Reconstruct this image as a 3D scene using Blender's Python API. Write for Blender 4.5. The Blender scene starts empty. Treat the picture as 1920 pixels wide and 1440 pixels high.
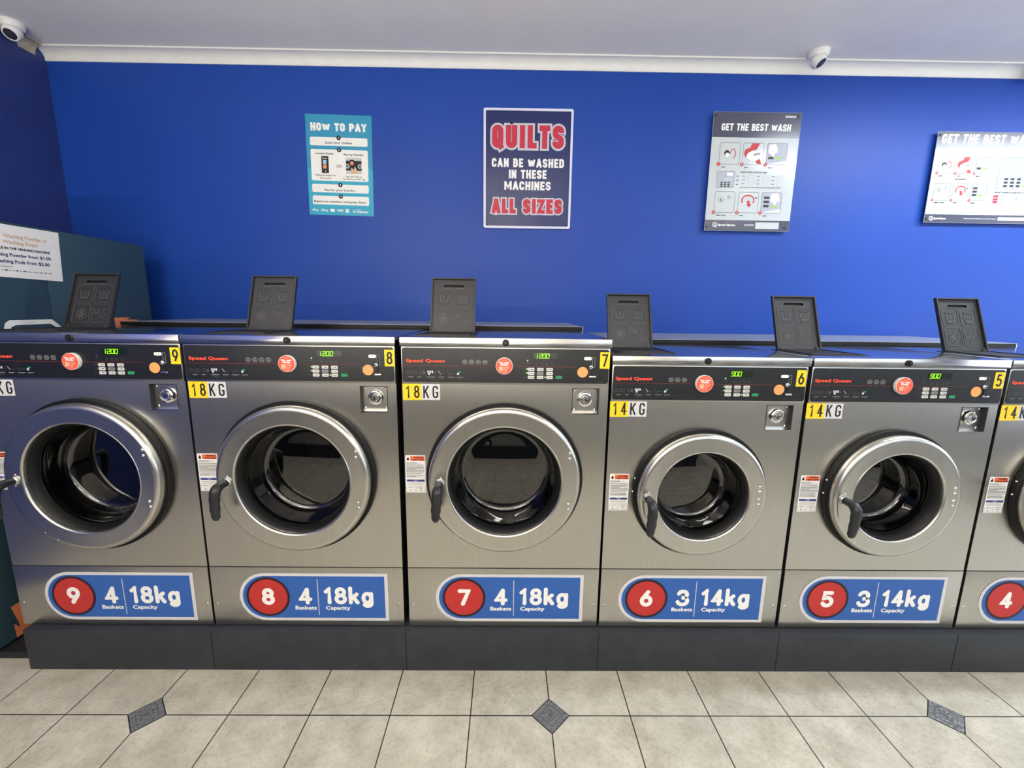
import bpy, bmesh, math, random
from mathutils import Vector, Matrix
from mathutils.geometry import tessellate_polygon
random.seed(7)
PI = math.pi
SC = bpy.context.scene
COL = SC.collection

# ------------------------------------------------------------------ camera, world, lights, exposure
def srgb(r, g, b):
    f = lambda c: c / 12.92 if c <= .04045 else ((c + .055) / 1.055) ** 2.4
    return (f(r / 255), f(g / 255), f(b / 255), 1.0)

cam_data = bpy.data.cameras.new('camera')
cam = bpy.data.objects.new('camera', cam_data)
COL.objects.link(cam)
cam_data.sensor_fit = 'HORIZONTAL'
cam_data.sensor_width = 36.0
cam_data.lens = 805.7 * 36.0 / 1920.0
cam_data.clip_start = .02
PITCH, YAW, ROLL = math.radians(9.889), math.radians(.6256), math.radians(-.7022)
fwd = Vector((math.sin(YAW) * math.cos(PITCH), math.cos(YAW) * math.cos(PITCH), -math.sin(PITCH)))
rgt = Vector((math.cos(YAW), -math.sin(YAW), 0))
dwn = fwd.cross(rgt)
r2 = math.cos(ROLL) * rgt + math.sin(ROLL) * dwn
d2 = -math.sin(ROLL) * rgt + math.cos(ROLL) * dwn
cam.matrix_world = Matrix(((r2.x, -d2.x, -fwd.x, 0), (r2.y, -d2.y, -fwd.y, -1.604),
                           (r2.z, -d2.z, -fwd.z, 1.501), (0, 0, 0, 1)))
SC.camera = cam

world = bpy.data.worlds.new('daylight')
SC.world = world
world.use_nodes = True
bgn = world.node_tree.nodes['Background']
bgn.inputs[0].default_value = (.80, .90, 1.0, 1)
bgn.inputs[1].default_value = 1.6

def area(name, loc, rot, sx, sy, power, col):
    l = bpy.data.lights.new(name, 'AREA')
    l.shape = 'RECTANGLE'; l.size = sx; l.size_y = sy
    l.energy = power; l.color = col
    o = bpy.data.objects.new(name, l)
    COL.objects.link(o)
    o.location = loc; o.rotation_euler = rot
    return o
CEIL = 2.97
# fluorescent battens on the ceiling (their housings are built further down)
TUBES = [  # x, y, power, colour
    (2.75, .10, 34, (.80, .92, 1.0)),
    (4.15, .10, 34, (.80, .92, 1.0)),
    (2.9, -2.3, 15, (1.0, .95, .87)),
    (.7, -2.2, 12, (1.0, .945, .85)),  # added batten, unseen, put in to light the floor
    (-1.4, -2.2, 21, (1.0, .945, .85)),
]
for x, y, p, c in TUBES:
    area('batten_light', (x, y, CEIL - .075), (0, 0, 0), 1.2, .10, p, c)
# daylight through the shop window in the right-hand wall (the sky comes in through both windows)
# added fill lights, unseen on the opposite row, put in to brighten the ceiling
FILL_UPLIGHTS = [(-1.75, 64, (1.0, .95, .85)), (-.2, 66, (1.0, .95, .85)), (1.35, 4, (1.0, .95, .85))]
for x, p, c in FILL_UPLIGHTS:
    area('ceiling_fill_light', (x, -2.75, 1.125), (math.radians(180), 0, 0), 1.4, .08, p, c)
area('window_daylight', (5.80, -1.3, 1.55), (0, math.radians(90), 0), 2.0, 2.6, 22, (.95, .97, 1.0))

SC.view_settings.view_transform = 'Standard'
SC.view_settings.look = 'None'
SC.view_settings.exposure = 0.42
SC.view_settings.gamma = 1.0
SC.view_settings.use_curve_mapping = False
SC.cycles.caustics_reflective = False
SC.cycles.caustics_refractive = False
SC.cycles.sample_clamp_indirect = 8.0

# ------------------------------------------------------------------ materials
def new_mat(name):
    m = bpy.data.materials.new(name); m.use_nodes = True
    nt = m.node_tree
    return m, nt, nt.nodes['Principled BSDF']

def noise(nt, scale, detail=3, rough=.55, vec=None, mscale=None):
    n = nt.nodes.new('ShaderNodeTexNoise')
    n.inputs['Scale'].default_value = scale
    n.inputs['Detail'].default_value = detail
    n.inputs['Roughness'].default_value = rough
    tc = nt.nodes.new('ShaderNodeTexCoord')
    out = tc.outputs['Object']
    if mscale:
        mp = nt.nodes.new('ShaderNodeMapping')
        mp.inputs['Scale'].default_value = mscale
        nt.links.new(out, mp.inputs['Vector']); out = mp.outputs[0]
    nt.links.new(out, n.inputs['Vector'])
    return n

def ramp(nt, src, a, b, p0=.3, p1=.7):
    r = nt.nodes.new('ShaderNodeValToRGB')
    r.color_ramp.elements[0].position = p0; r.color_ramp.elements[1].position = p1
    r.color_ramp.elements[0].color = a; r.color_ramp.elements[1].color = b
    nt.links.new(src, r.inputs[0])
    return r

def bump(nt, bsdf, src, strength, dist=.01):
    b = nt.nodes.new('ShaderNodeBump')
    b.inputs['Strength'].default_value = strength
    b.inputs['Distance'].default_value = dist
    nt.links.new(src, b.inputs['Height'])
    nt.links.new(b.outputs[0], bsdf.inputs['Normal'])

def mul(c, k): return (c[0] * k, c[1] * k, c[2] * k, 1)

def simple(name, col, rough=.5, metal=0, var=.06, scale=40, spec=.5, bumpv=0):
    m, nt, b = new_mat(name)
    n = noise(nt, scale)
    r = ramp(nt, n.outputs['Fac'], mul(col, 1 - var), mul(col, 1 + var))
    nt.links.new(r.outputs[0], b.inputs['Base Color'])
    b.inputs['Roughness'].default_value = rough
    b.inputs['Metallic'].default_value = metal
    b.inputs['Specular IOR Level'].default_value = spec
    if bumpv: bump(nt, b, n.outputs['Fac'], bumpv, .002)
    return m

def steel(name, col, rough, aniso=.0, wave=0.0, rvar=.012):
    m, nt, b = new_mat(name)
    n = noise(nt, 6, 4, .6, mscale=(14, 14, 1.0))
    r = ramp(nt, n.outputs['Fac'], mul(col, .97), mul(col, 1.03))
    nt.links.new(r.outputs[0], b.inputs['Base Color'])
    b.inputs['Metallic'].default_value = 1
    g = noise(nt, 140, 2, .6)
    mr = nt.nodes.new('ShaderNodeMapRange')
    mr.inputs['To Min'].default_value = rough - rvar; mr.inputs['To Max'].default_value = rough + rvar
    nt.links.new(g.outputs['Fac'], mr.inputs['Value'])
    nt.links.new(mr.outputs[0], b.inputs['Roughness'])
    if aniso:
        b.inputs['Anisotropic'].default_value = aniso
        t = nt.nodes.new('ShaderNodeTangent'); t.direction_type = 'RADIAL'; t.axis = 'Z'
        nt.links.new(t.outputs[0], b.inputs['Tangent'])
    if wave:
        w = noise(nt, 2.2, 1, .4)
        bump(nt, b, w.outputs['Fac'], wave, .02)
    return m

def flat(name, c, rough=.45, spec=.4): return simple(name, srgb(*c), rough, 0, .03, 60, spec)

M = {}
M['steel'] = steel('brushed_steel', (.55, .54, .505, 1), .30, .55, .10)
M['steel_ring'] = steel('satin_steel_ring', (.58, .57, .535, 1), .28, .25, 0)
M['steel_lid'] = steel('polished_steel_top', (.62, .61, .60, 1), .16, 0, .03)
M['chrome'] = steel('chrome', (.78, .77, .75, 1), .10)
M['drum'] = simple('dark_drum_steel', srgb(34, 35, 38), .38, .3)
M['cabinet'] = simple('charcoal_painted_steel', srgb(38, 38, 42), .5)
M['black'] = simple('black_rubber', srgb(10, 11, 13), .5, 0, .06, 40, .3)
M['gloss_black'] = simple('glossy_black_panel', srgb(24, 26, 31), .32, 0, .05, 30)
M['plastic'] = simple('black_moulded_plastic', srgb(36, 37, 41), .42, 0, .12, 90, .5, .15)
M['ridge'] = simple('lighter_plastic_ridge', srgb(84, 84, 87), .4)  # lighter grey than the moulded plastic it rises from
M['handle'] = simple('black_handle_plastic', srgb(30, 31, 34), .45)
M['void'] = simple('dark_recess', srgb(8, 8, 9), .6)
M['plinth'] = simple('charcoal_plinth_paint', srgb(48, 52, 58), .55, 0, .16, 14, .35, .2)
M['white'] = flat('white_print', (236, 236, 234))
M['paper'] = flat('white_paper', (232, 231, 230), .6)
M['grey'] = flat('grey_print', (140, 140, 142))
M['lgrey'] = flat('light_grey_print', (196, 198, 206))
M['dgrey'] = flat('dim_grey_print', (88, 90, 94))
M['ink'] = flat('black_print', (24, 24, 28))
M['yellow'] = flat('yellow_vinyl', (238, 205, 40))
M['silver_vinyl'] = flat('white_vinyl', (206, 206, 208))
M['red'] = flat('red_print', (186, 48, 46))
M['logo_red'] = flat('red_logo_print', (226, 76, 52))
M['line_red'] = flat('dark_red_line', (128, 44, 36))
M['orange'] = flat('orange_print', (240, 160, 92))
M['puck_red'] = flat('orange_red_print', (226, 92, 70))
M['warn'] = flat('warning_orange_print', (226, 104, 62))
M['blue'] = flat('blue_print', (46, 94, 170))
M['navy'] = flat('navy_print', (38, 50, 108))
M['label_blue'] = flat('label_blue_print', (44, 56, 132))
M['maroon'] = flat('dark_ring_print', (44, 24, 38))
M['teal'] = flat('teal_print', (48, 146, 184))
M['teal_light'] = flat('light_teal_print', (50, 164, 196))
M['slate'] = simple('slate_grey_print', srgb(76, 77, 94), .22, 0, .03, 60, .5)
M['board_white'] = simple('glossy_white_print', srgb(194, 200, 203), .2, 0, .02, 60, .5)
M['green_key'] = flat('green_key', (40, 140, 92))
M['key'] = flat('white_key', (214, 214, 210))
M['tan'] = flat('tan_print', (214, 176, 138))
M['lilac'] = flat('pale_lilac_print', (168, 171, 186))
M['lime'] = flat('pale_green_print', (150, 190, 96))
M['flame'] = flat('flame_orange_graphic', (246, 140, 96))
M['sky'] = flat('pale_blue_print', (150, 196, 230))
M['sign_navy'] = simple('navy_sign_face', srgb(36, 46, 98), .35, 0, .05, 60)
M['crimson'] = flat('crimson_print', (188, 46, 70))
M['frame_white'] = flat('pale_frame', (214, 216, 236), .4)
M['vend'] = simple('dark_teal_cabinet', srgb(50, 72, 84), .32, 0, .08, 60, .5)
M['vend_dark'] = simple('black_cabinet_base', srgb(28, 30, 32), .5)
M['cam_white'] = simple('white_camera_plastic', srgb(228, 228, 226), .35)
M['cam_lens'] = simple('smoked_lens', srgb(54, 54, 66), .15)
M['shelf_top'] = simple('matt_grey_sheet_metal', srgb(150, 153, 164), .38, .35, .06, 6)
M['cornice'] = simple('white_cornice_paint', srgb(226, 226, 224), .5, 0, .03, 12)
M['cornice_old'] = simple('stained_cornice_plaster', srgb(176, 170, 150), .7, 0, .2, 30)
M['dryer'] = simple('grey_washer_enamel', srgb(186, 183, 176), .4)

def emit(name, c, s):
    m, nt, b = new_mat(name)
    b.inputs['Base Color'].default_value = (0, 0, 0, 1)
    b.inputs['Emission Color'].default_value = c
    b.inputs['Emission Strength'].default_value = s
    return m
M['led'] = emit('green_display_segments', (.32, 1.0, .0, 1), 1.25)
M['led_dot'] = emit('green_indicator_lamp', (.45, 1.0, .25, 1), .9)
M['tube'] = emit('lit_fluorescent_tube', (1, .97, .93, 1), 18)
M['display_glass'] = simple('display_window', srgb(16, 30, 18), .2)

def make_glass():
    m = bpy.data.materials.new('smoked_door_glass'); m.use_nodes = True
    nt = m.node_tree; nt.nodes.clear()
    out = nt.nodes.new('ShaderNodeOutputMaterial')
    mix = nt.nodes.new('ShaderNodeMixShader')
    tr = nt.nodes.new('ShaderNodeBsdfTransparent'); tr.inputs[0].default_value = (.26, .27, .28, 1)
    gl = nt.nodes.new('ShaderNodeBsdfGlossy'); gl.inputs['Roughness'].default_value = .025
    gl.inputs[0].default_value = (.92, .92, .92, 1)
    lw = nt.nodes.new('ShaderNodeLayerWeight'); lw.inputs['Blend'].default_value = .5
    pw = nt.nodes.new('ShaderNodeMath'); pw.operation = 'POWER'; pw.inputs[1].default_value = 4.0
    nt.links.new(lw.outputs['Facing'], pw.inputs[0])
    mr = nt.nodes.new('ShaderNodeMapRange'); mr.inputs['To Min'].default_value = .11; mr.inputs['To Max'].default_value = .9
    nt.links.new(pw.outputs[0], mr.inputs['Value'])
    nt.links.new(mr.outputs[0], mix.inputs[0])
    nt.links.new(tr.outputs[0], mix.inputs[1]); nt.links.new(gl.outputs[0], mix.inputs[2])
    nt.links.new(mix.outputs[0], out.inputs[0])
    return m
M['glass'] = make_glass()

def make_wall():
    m, nt, b = new_mat('blue_wall_paint')
    n = noise(nt, 1.6, 3)
    r = ramp(nt, n.outputs['Fac'], srgb(25, 66, 156), srgb(28, 70, 163))
    nt.links.new(r.outputs[0], b.inputs['Base Color'])
    b.inputs['Roughness'].default_value = .42
    b.inputs['Specular IOR Level'].default_value = .3
    f = noise(nt, 220, 2)
    bump(nt, b, f.outputs['Fac'], .25, .002)
    return m
M['wall'] = make_wall()
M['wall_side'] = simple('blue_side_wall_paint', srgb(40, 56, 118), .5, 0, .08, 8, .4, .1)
M['wall_pale'] = simple('cream_wall_paint', srgb(206, 200, 188), .6, 0, .04, 8)
M['ceiling'] = simple('white_ceiling_paint', srgb(236, 234, 232), .75, 0, .02, 5, .3)

TX0, TY0, TS = .1744, -.2310, .30
def make_floor():
    m, nt, b = new_mat('beige_floor_tiles')
    L = nt.links.new
    tc = nt.nodes.new('ShaderNodeTexCoord')
    sp = nt.nodes.new('ShaderNodeSeparateXYZ'); L(tc.outputs['Object'], sp.inputs[0])
    def math_(op, a, bb=None):
        n = nt.nodes.new('ShaderNodeMath'); n.operation = op
        for i, v in enumerate((a, bb)):
            if v is None: continue
            if isinstance(v, (int, float)): n.inputs[i].default_value = v
            else: L(v, n.inputs[i])
        return n.outputs[0]
    cells = []; edges = []
    for ax, o in (('X', TX0), ('Y', TY0)):
        u = math_('DIVIDE', math_('SUBTRACT', sp.outputs[ax], o), TS)
        cells.append(math_('FLOOR', u))
        f = math_('FRACT', u)
        edges.append(math_('MINIMUM', f, math_('SUBTRACT', 1.0, f)))
    e = math_('MINIMUM', edges[0], edges[1])
    g = math_('LESS_THAN', e, .0072)
    cv = nt.nodes.new('ShaderNodeCombineXYZ'); L(cells[0], cv.inputs[0]); L(cells[1], cv.inputs[1])
    wn = nt.nodes.new('ShaderNodeTexWhiteNoise'); L(cv.outputs[0], wn.inputs['Vector'])
    n1 = noise(nt, 9, 8, .62); n2 = noise(nt, 70, 4, .6)
    r1 = ramp(nt, n1.outputs['Fac'], srgb(172, 166, 151), srgb(201, 195, 181), .35, .68)
    r2_ = ramp(nt, n2.outputs['Fac'], (.80, .79, .77, 1), (1, 1, 1, 1), .34, .52)
    mx = nt.nodes.new('ShaderNodeMix'); mx.data_type = 'RGBA'; mx.blend_type = 'MULTIPLY'
    mx.inputs[0].default_value = .8
    L(r1.outputs[0], mx.inputs[6]); L(r2_.outputs[0], mx.inputs[7])
    hv = nt.nodes.new('ShaderNodeHueSaturation')
    L(mx.outputs[2], hv.inputs['Color'])
    L(math_('ADD', math_('MULTIPLY', wn.outputs['Value'], .07), .965), hv.inputs['Value'])
    mg = nt.nodes.new('ShaderNodeMix'); mg.data_type = 'RGBA'
    L(g, mg.inputs[0]); L(hv.outputs[0], mg.inputs[6]); mg.inputs[7].default_value = srgb(34, 31, 28)
    L(mg.outputs[2], b.inputs['Base Color'])
    b.inputs['Roughness'].default_value = .32
    hh = math_('SUBTRACT', math_('MULTIPLY', n1.outputs['Fac'], .15), g)
    bump(nt, b, hh, .3, .003)
    return m
M['floor'] = make_floor()

def make_inset():
    m, nt, b = new_mat('pewter_inset_tile')
    n = noise(nt, 160, 4, .7)
    v = nt.nodes.new('ShaderNodeTexVoronoi'); v.inputs['Scale'].default_value = 75
    tc = nt.nodes.new('ShaderNodeTexCoord'); nt.links.new(tc.outputs['Object'], v.inputs['Vector'])
    r = ramp(nt, n.outputs['Fac'], srgb(78, 78, 80), srgb(150, 150, 150), .3, .72)
    nt.links.new(r.outputs[0], b.inputs['Base Color'])
    b.inputs['Roughness'].default_value = .4; b.inputs['Metallic'].default_value = .3
    bump(nt, b, v.outputs['Distance'], .7, .004)
    return m
M['inset'] = make_inset()

# ------------------------------------------------------------------ mesh helpers
class MB:
    """collects geometry for ONE mesh object"""
    def __init__(s): s.v = []; s.f = []; s.mi = []; s.mats = []; s.k = 0
    def m(s, name):
        if name not in s.mats: s.mats.append(name)
        return s.mats.index(name)
    def add(s, vs, fs, mat):
        b = len(s.v); i = s.m(mat)
        s.v += [tuple(p) for p in vs]
        for f in fs: s.f.append(tuple(b + j for j in f)); s.mi.append(i)
    def box(s, x0, x1, y0, y1, z0, z1, mat, bev=0):
        if bev:
            bm = bmesh.new()
            bmesh.ops.create_cube(bm, size=1)
            for v in bm.verts:
                v.co = Vector(((x0 + x1) / 2 + v.co.x * (x1 - x0), (y0 + y1) / 2 + v.co.y * (y1 - y0), (z0 + z1) / 2 + v.co.z * (z1 - z0)))
            bmesh.ops.bevel(bm, geom=bm.edges[:], offset=bev, segments=2, affect='EDGES', profile=.6)
            s.bm(bm, mat); return
        v = [(x, y, z) for z in (z0, z1) for y in (y0, y1) for x in (x0, x1)]
        s.add(v, [(0, 2, 3, 1), (4, 5, 7, 6), (0, 1, 5, 4), (2, 6, 7, 3), (0, 4, 6, 2), (1, 3, 7, 5)], mat)
    def bm(s, bm, mat):
        bm.verts.index_update()
        s.add([v.co[:] for v in bm.verts], [[v.index for v in f.verts] for f in bm.faces], mat); bm.free()
    def lathe(s, prof, c, mat, seg=72, axis='y', close=False):
        """prof: (radius, along); axis y: along = y offset"""
        vs = []; fs = []
        n = len(prof)
        for r, a in prof:
            for i in range(seg):
                t = 2 * PI * i / seg
                if axis == 'y': vs.append((c[0] + r * math.cos(t), c[1] + a, c[2] + r * math.sin(t)))
                else: vs.append((c[0] + r * math.cos(t), c[1] + r * math.sin(t), c[2] + a))
        rng = range(n if close else n - 1)
        for j in rng:
            k = (j + 1) % n
            for i in range(seg):
                q = (i + 1) % seg
                f = (j * seg + i, j * seg + q, k * seg + q, k * seg + i)
                fs.append(f if axis == 'y' else f)
        s.add(vs, fs, mat)
    def tube(s, pts, radii, mat, seg=14, up=(1, 0, 0)):
        """sweep an ellipse (ra along 'up', rb across) along a path"""
        P = [Vector(p) for p in pts]; vs = []; fs = []
        up = Vector(up)
        for i, p in enumerate(P):
            t = (P[min(i + 1, len(P) - 1)] - P[max(i - 1, 0)]).normalized()
            a = (up - t * up.dot(t)).normalized(); b = t.cross(a)
            ra, rb = radii[i]
            for k in range(seg):
                w = 2 * PI * k / seg
                vs.append(tuple(p + a * (ra * math.cos(w)) + b * (rb * math.sin(w))))
        for i in range(len(P) - 1):
            for k in range(seg):
                q = (k + 1) % seg
                fs.append((i * seg + k, i * seg + q, (i + 1) * seg + q, (i + 1) * seg + k))
        fs.append(tuple(range(seg))[::-1]); fs.append(tuple((len(P) - 1) * seg + k for k in range(seg)))
        s.add(vs, fs, mat)
    def dome(s, c, r, h, mat, seg=14, axis=(0, -1, 0)):
        ax = Vector(axis); a = ax.orthogonal().normalized(); b = ax.cross(a)
        C0 = Vector(c); vs = []; fs = []; N = 4
        for j in range(N):
            w = PI / 2 * j / N
            for k in range(seg):
                t = 2 * PI * k / seg
                vs.append(tuple(C0 + (a * math.cos(t) + b * math.sin(t)) * (r * math.cos(w)) + ax * (h * math.sin(w))))
        vs.append(tuple(C0 + ax * h))
        for j in range(N - 1):
            for k in range(seg):
                q = (k + 1) % seg
                fs.append((j * seg + k, j * seg + q, (j + 1) * seg + q, (j + 1) * seg + k))
        for k in range(seg): fs.append(((N - 1) * seg + k, (N - 1) * seg + (k + 1) % seg, N * seg))
        s.add(vs, fs, mat)
    def mesh(s, name, smooth=True, angle=35):
        me = bpy.data.meshes.new(name)
        me.from_pydata(s.v, [], s.f)
        for n in s.mats: me.materials.append(M[n])
        me.polygons.foreach_set('material_index', s.mi)
        bm = bmesh.new(); bm.from_mesh(me)
        bmesh.ops.recalc_face_normals(bm, faces=bm.faces[:])
        bm.to_mesh(me); bm.free()
        if smooth:
            me.polygons.foreach_set('use_smooth', [True] * len(me.polygons))
            me.set_sharp_from_angle(angle=math.radians(angle))
        me.update()
        return me

def arc(cx, cy, rx, ry, a0, a1, n=14):
    return [(cx + rx * math.cos(math.radians(a0 + (a1 - a0) * i / n)), cy + ry * math.sin(math.radians(a0 + (a1 - a0) * i / n))) for i in range(n + 1)]
def rrect_pts(x0, x1, y0, y1, r, n=5):
    if r <= 0: return [(x0, y0), (x1, y0), (x1, y1), (x0, y1)]
    return arc(x1 - r, y0 + r, r, r, -90, 0, n) + arc(x1 - r, y1 - r, r, r, 0, 90, n) + arc(x0 + r, y1 - r, r, r, 90, 180, n) + arc(x0 + r, y0 + r, r, r, 180, 270, n)

# stroke lettering: every glyph is a list of centre-line paths in a unit box
def glyph(ch, r):
    O = arc(.5, 1 - r, .5, r, 0, 180) + arc(.5, r, .5, r, 180, 360) + [(1, 1 - r)]
    bowl = arc(.5, .31, .5, .31, 150, 510, 26); tail = [(.66, 1.0), (.045, .45)]
    G = {
        'O': [O], '0': [O], 'Q': [O, [(.52, .22), (1.0, -.06)]],
        'C': [[(1, .68)] + arc(.5, 1 - r, .5, r, 0, 180) + arc(.5, r, .5, r, 180, 360) + [(1, .32)]],
        'G': [[(1, .74)] + arc(.5, 1 - r, .5, r, 0, 180) + arc(.5, r, .5, r, 180, 360) + [(1, .44), (.56, .44)]],
        'S': [[(1, .73)] + arc(.5, 1 - r * .9, .5, r * .9, 0, 180) + [(0, .68), (.08, .60), (.3, .54), (.7, .46), (.92, .40), (1, .32)] + arc(.5, r * .9, .5, r * .9, 0, -180) + [(0, .27)]],
        'U': [[(0, 1)] + arc(.5, r, .5, r, 180, 360) + [(1, 1)]],
        'D': [[(0, 0), (0, 1), (.4, 1)] + arc(.4, 1 - r, .6, r, 90, 0) + arc(.4, r, .6, r, 0, -90) + [(0, 0)]],
        'B': [[(0, 0), (0, 1)], [(0, 1)] + arc(.5, .765, .44, .235, 90, -90) + [(0, .53)], [(0, .53)] + arc(.5, .265, .5, .265, 90, -90) + [(0, 0)]],
        'P': [[(0, 0), (0, 1)], [(0, 1)] + arc(.5, .72, .5, .28, 90, -90) + [(0, .44)]],
        'R': [[(0, 0), (0, 1)], [(0, 1)] + arc(.5, .72, .5, .28, 90, -90) + [(0, .44)], [(.42, .44), (1, 0)]],
        'A': [[(0, 0), (.46, 1)], [(.54, 1), (1, 0)], [(.2, .26), (.8, .26)]],
        'E': [[(1, 1), (0, 1), (0, 0), (1, 0)], [(0, .5), (.85, .5)]],
        'F': [[(1, 1), (0, 1), (0, 0)], [(0, .5), (.85, .5)]],
        'H': [[(0, 0), (0, 1)], [(1, 0), (1, 1)], [(0, .5), (1, .5)]],
        'I': [[(0, 0), (0, 1)]], 'L': [[(0, 1), (0, 0), (1, 0)]], 'T': [[(0, 1), (1, 1)], [(.5, 1), (.5, 0)]],
        'K': [[(0, 0), (0, 1)], [(1, 1), (.06, .42)], [(.34, .6), (1, 0)]],
        'M': [[(0, 0), (0, 1)], [(.04, 1), (.5, .22), (.96, 1)], [(1, 1), (1, 0)]], 'N': [[(0, 0), (0, 1)], [(.03, 1), (.97, 0)], [(1, 0), (1, 1)]],
        'V': [[(0, 1), (.5, 0), (1, 1)]], 'W': [[(0, 1), (.25, 0)], [(.25, 0), (.5, .86)], [(.5, .86), (.75, 0)], [(.75, 0), (1, 1)]],
        'X': [[(0, 0), (1, 1)], [(0, 1), (1, 0)]],
        'Y': [[(0, 1), (.5, .48), (1, 1)], [(.5, .5), (.5, 0)]], 'Z': [[(0, 1), (1, 1), (0, 0), (1, 0)]],
        '1': [[(.1, .80), (.72, 1.0), (.72, 0)]],
        '2': [[(0, .74)] + arc(.5, .72, .5, .28, 170, -25) + [(0, 0), (1, 0)]],
        '3': [arc(.47, .755, .45, .245, 165, -80) + arc(.47, .265, .53, .265, 82, -165)],
        '4': [[(.70, 1), (0, .27), (1, .27)], [(.70, 1), (.70, 0)]],
        '5': [[(.92, 1), (.14, 1), (.08, .56)] + arc(.47, .31, .53, .31, 118, -155)],
        '6': [bowl, tail], '9': [[(1 - x, 1 - y) for x, y in bowl], [(1 - x, 1 - y) for x, y in tail]],
        '7': [[(0, 1), (1, 1), (.36, 0)]],
        '8': [arc(.5, .765, .43, .235, -90, 270, 26), arc(.5, .265, .5, .265, 90, 450, 26)],
        'k': [[(0, 1.06), (0, 0)], [(.86, .62), (.08, .27)], [(.36, .42), (.95, 0)]],
        'g': [arc(.45, .33, .45, .33, 0, 360, 26), [(.92, .66), (.92, -.06)] + arc(.48, -.06, .44, .20, 0, -150)],
    }
    return G.get(ch, [])
ADV = {'I': 0, 'M': 1.45, 'W': 1.6, ' ': .55, '1': .74, 'E': .86, 'L': .82, 'F': .82, 'T': .95, 'k': .9, 'A': 1.12}

_tcache = {}
def text_mesh(s):
    if s not in _tcache:
        c = bpy.data.curves.new('lettering', 'FONT'); c.body = s; c.size = 1; c.resolution_u = 3
        o = bpy.data.objects.new('lettering', c)
        me = o.to_mesh()
        vs = [(v.co.x, v.co.y) for v in me.vertices]; fs = [tuple(p.vertices) for p in me.polygons]
        o.to_mesh_clear(); bpy.data.objects.remove(o); bpy.data.curves.remove(c)
        _tcache[s] = (vs, fs)
    return _tcache[s]

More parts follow.
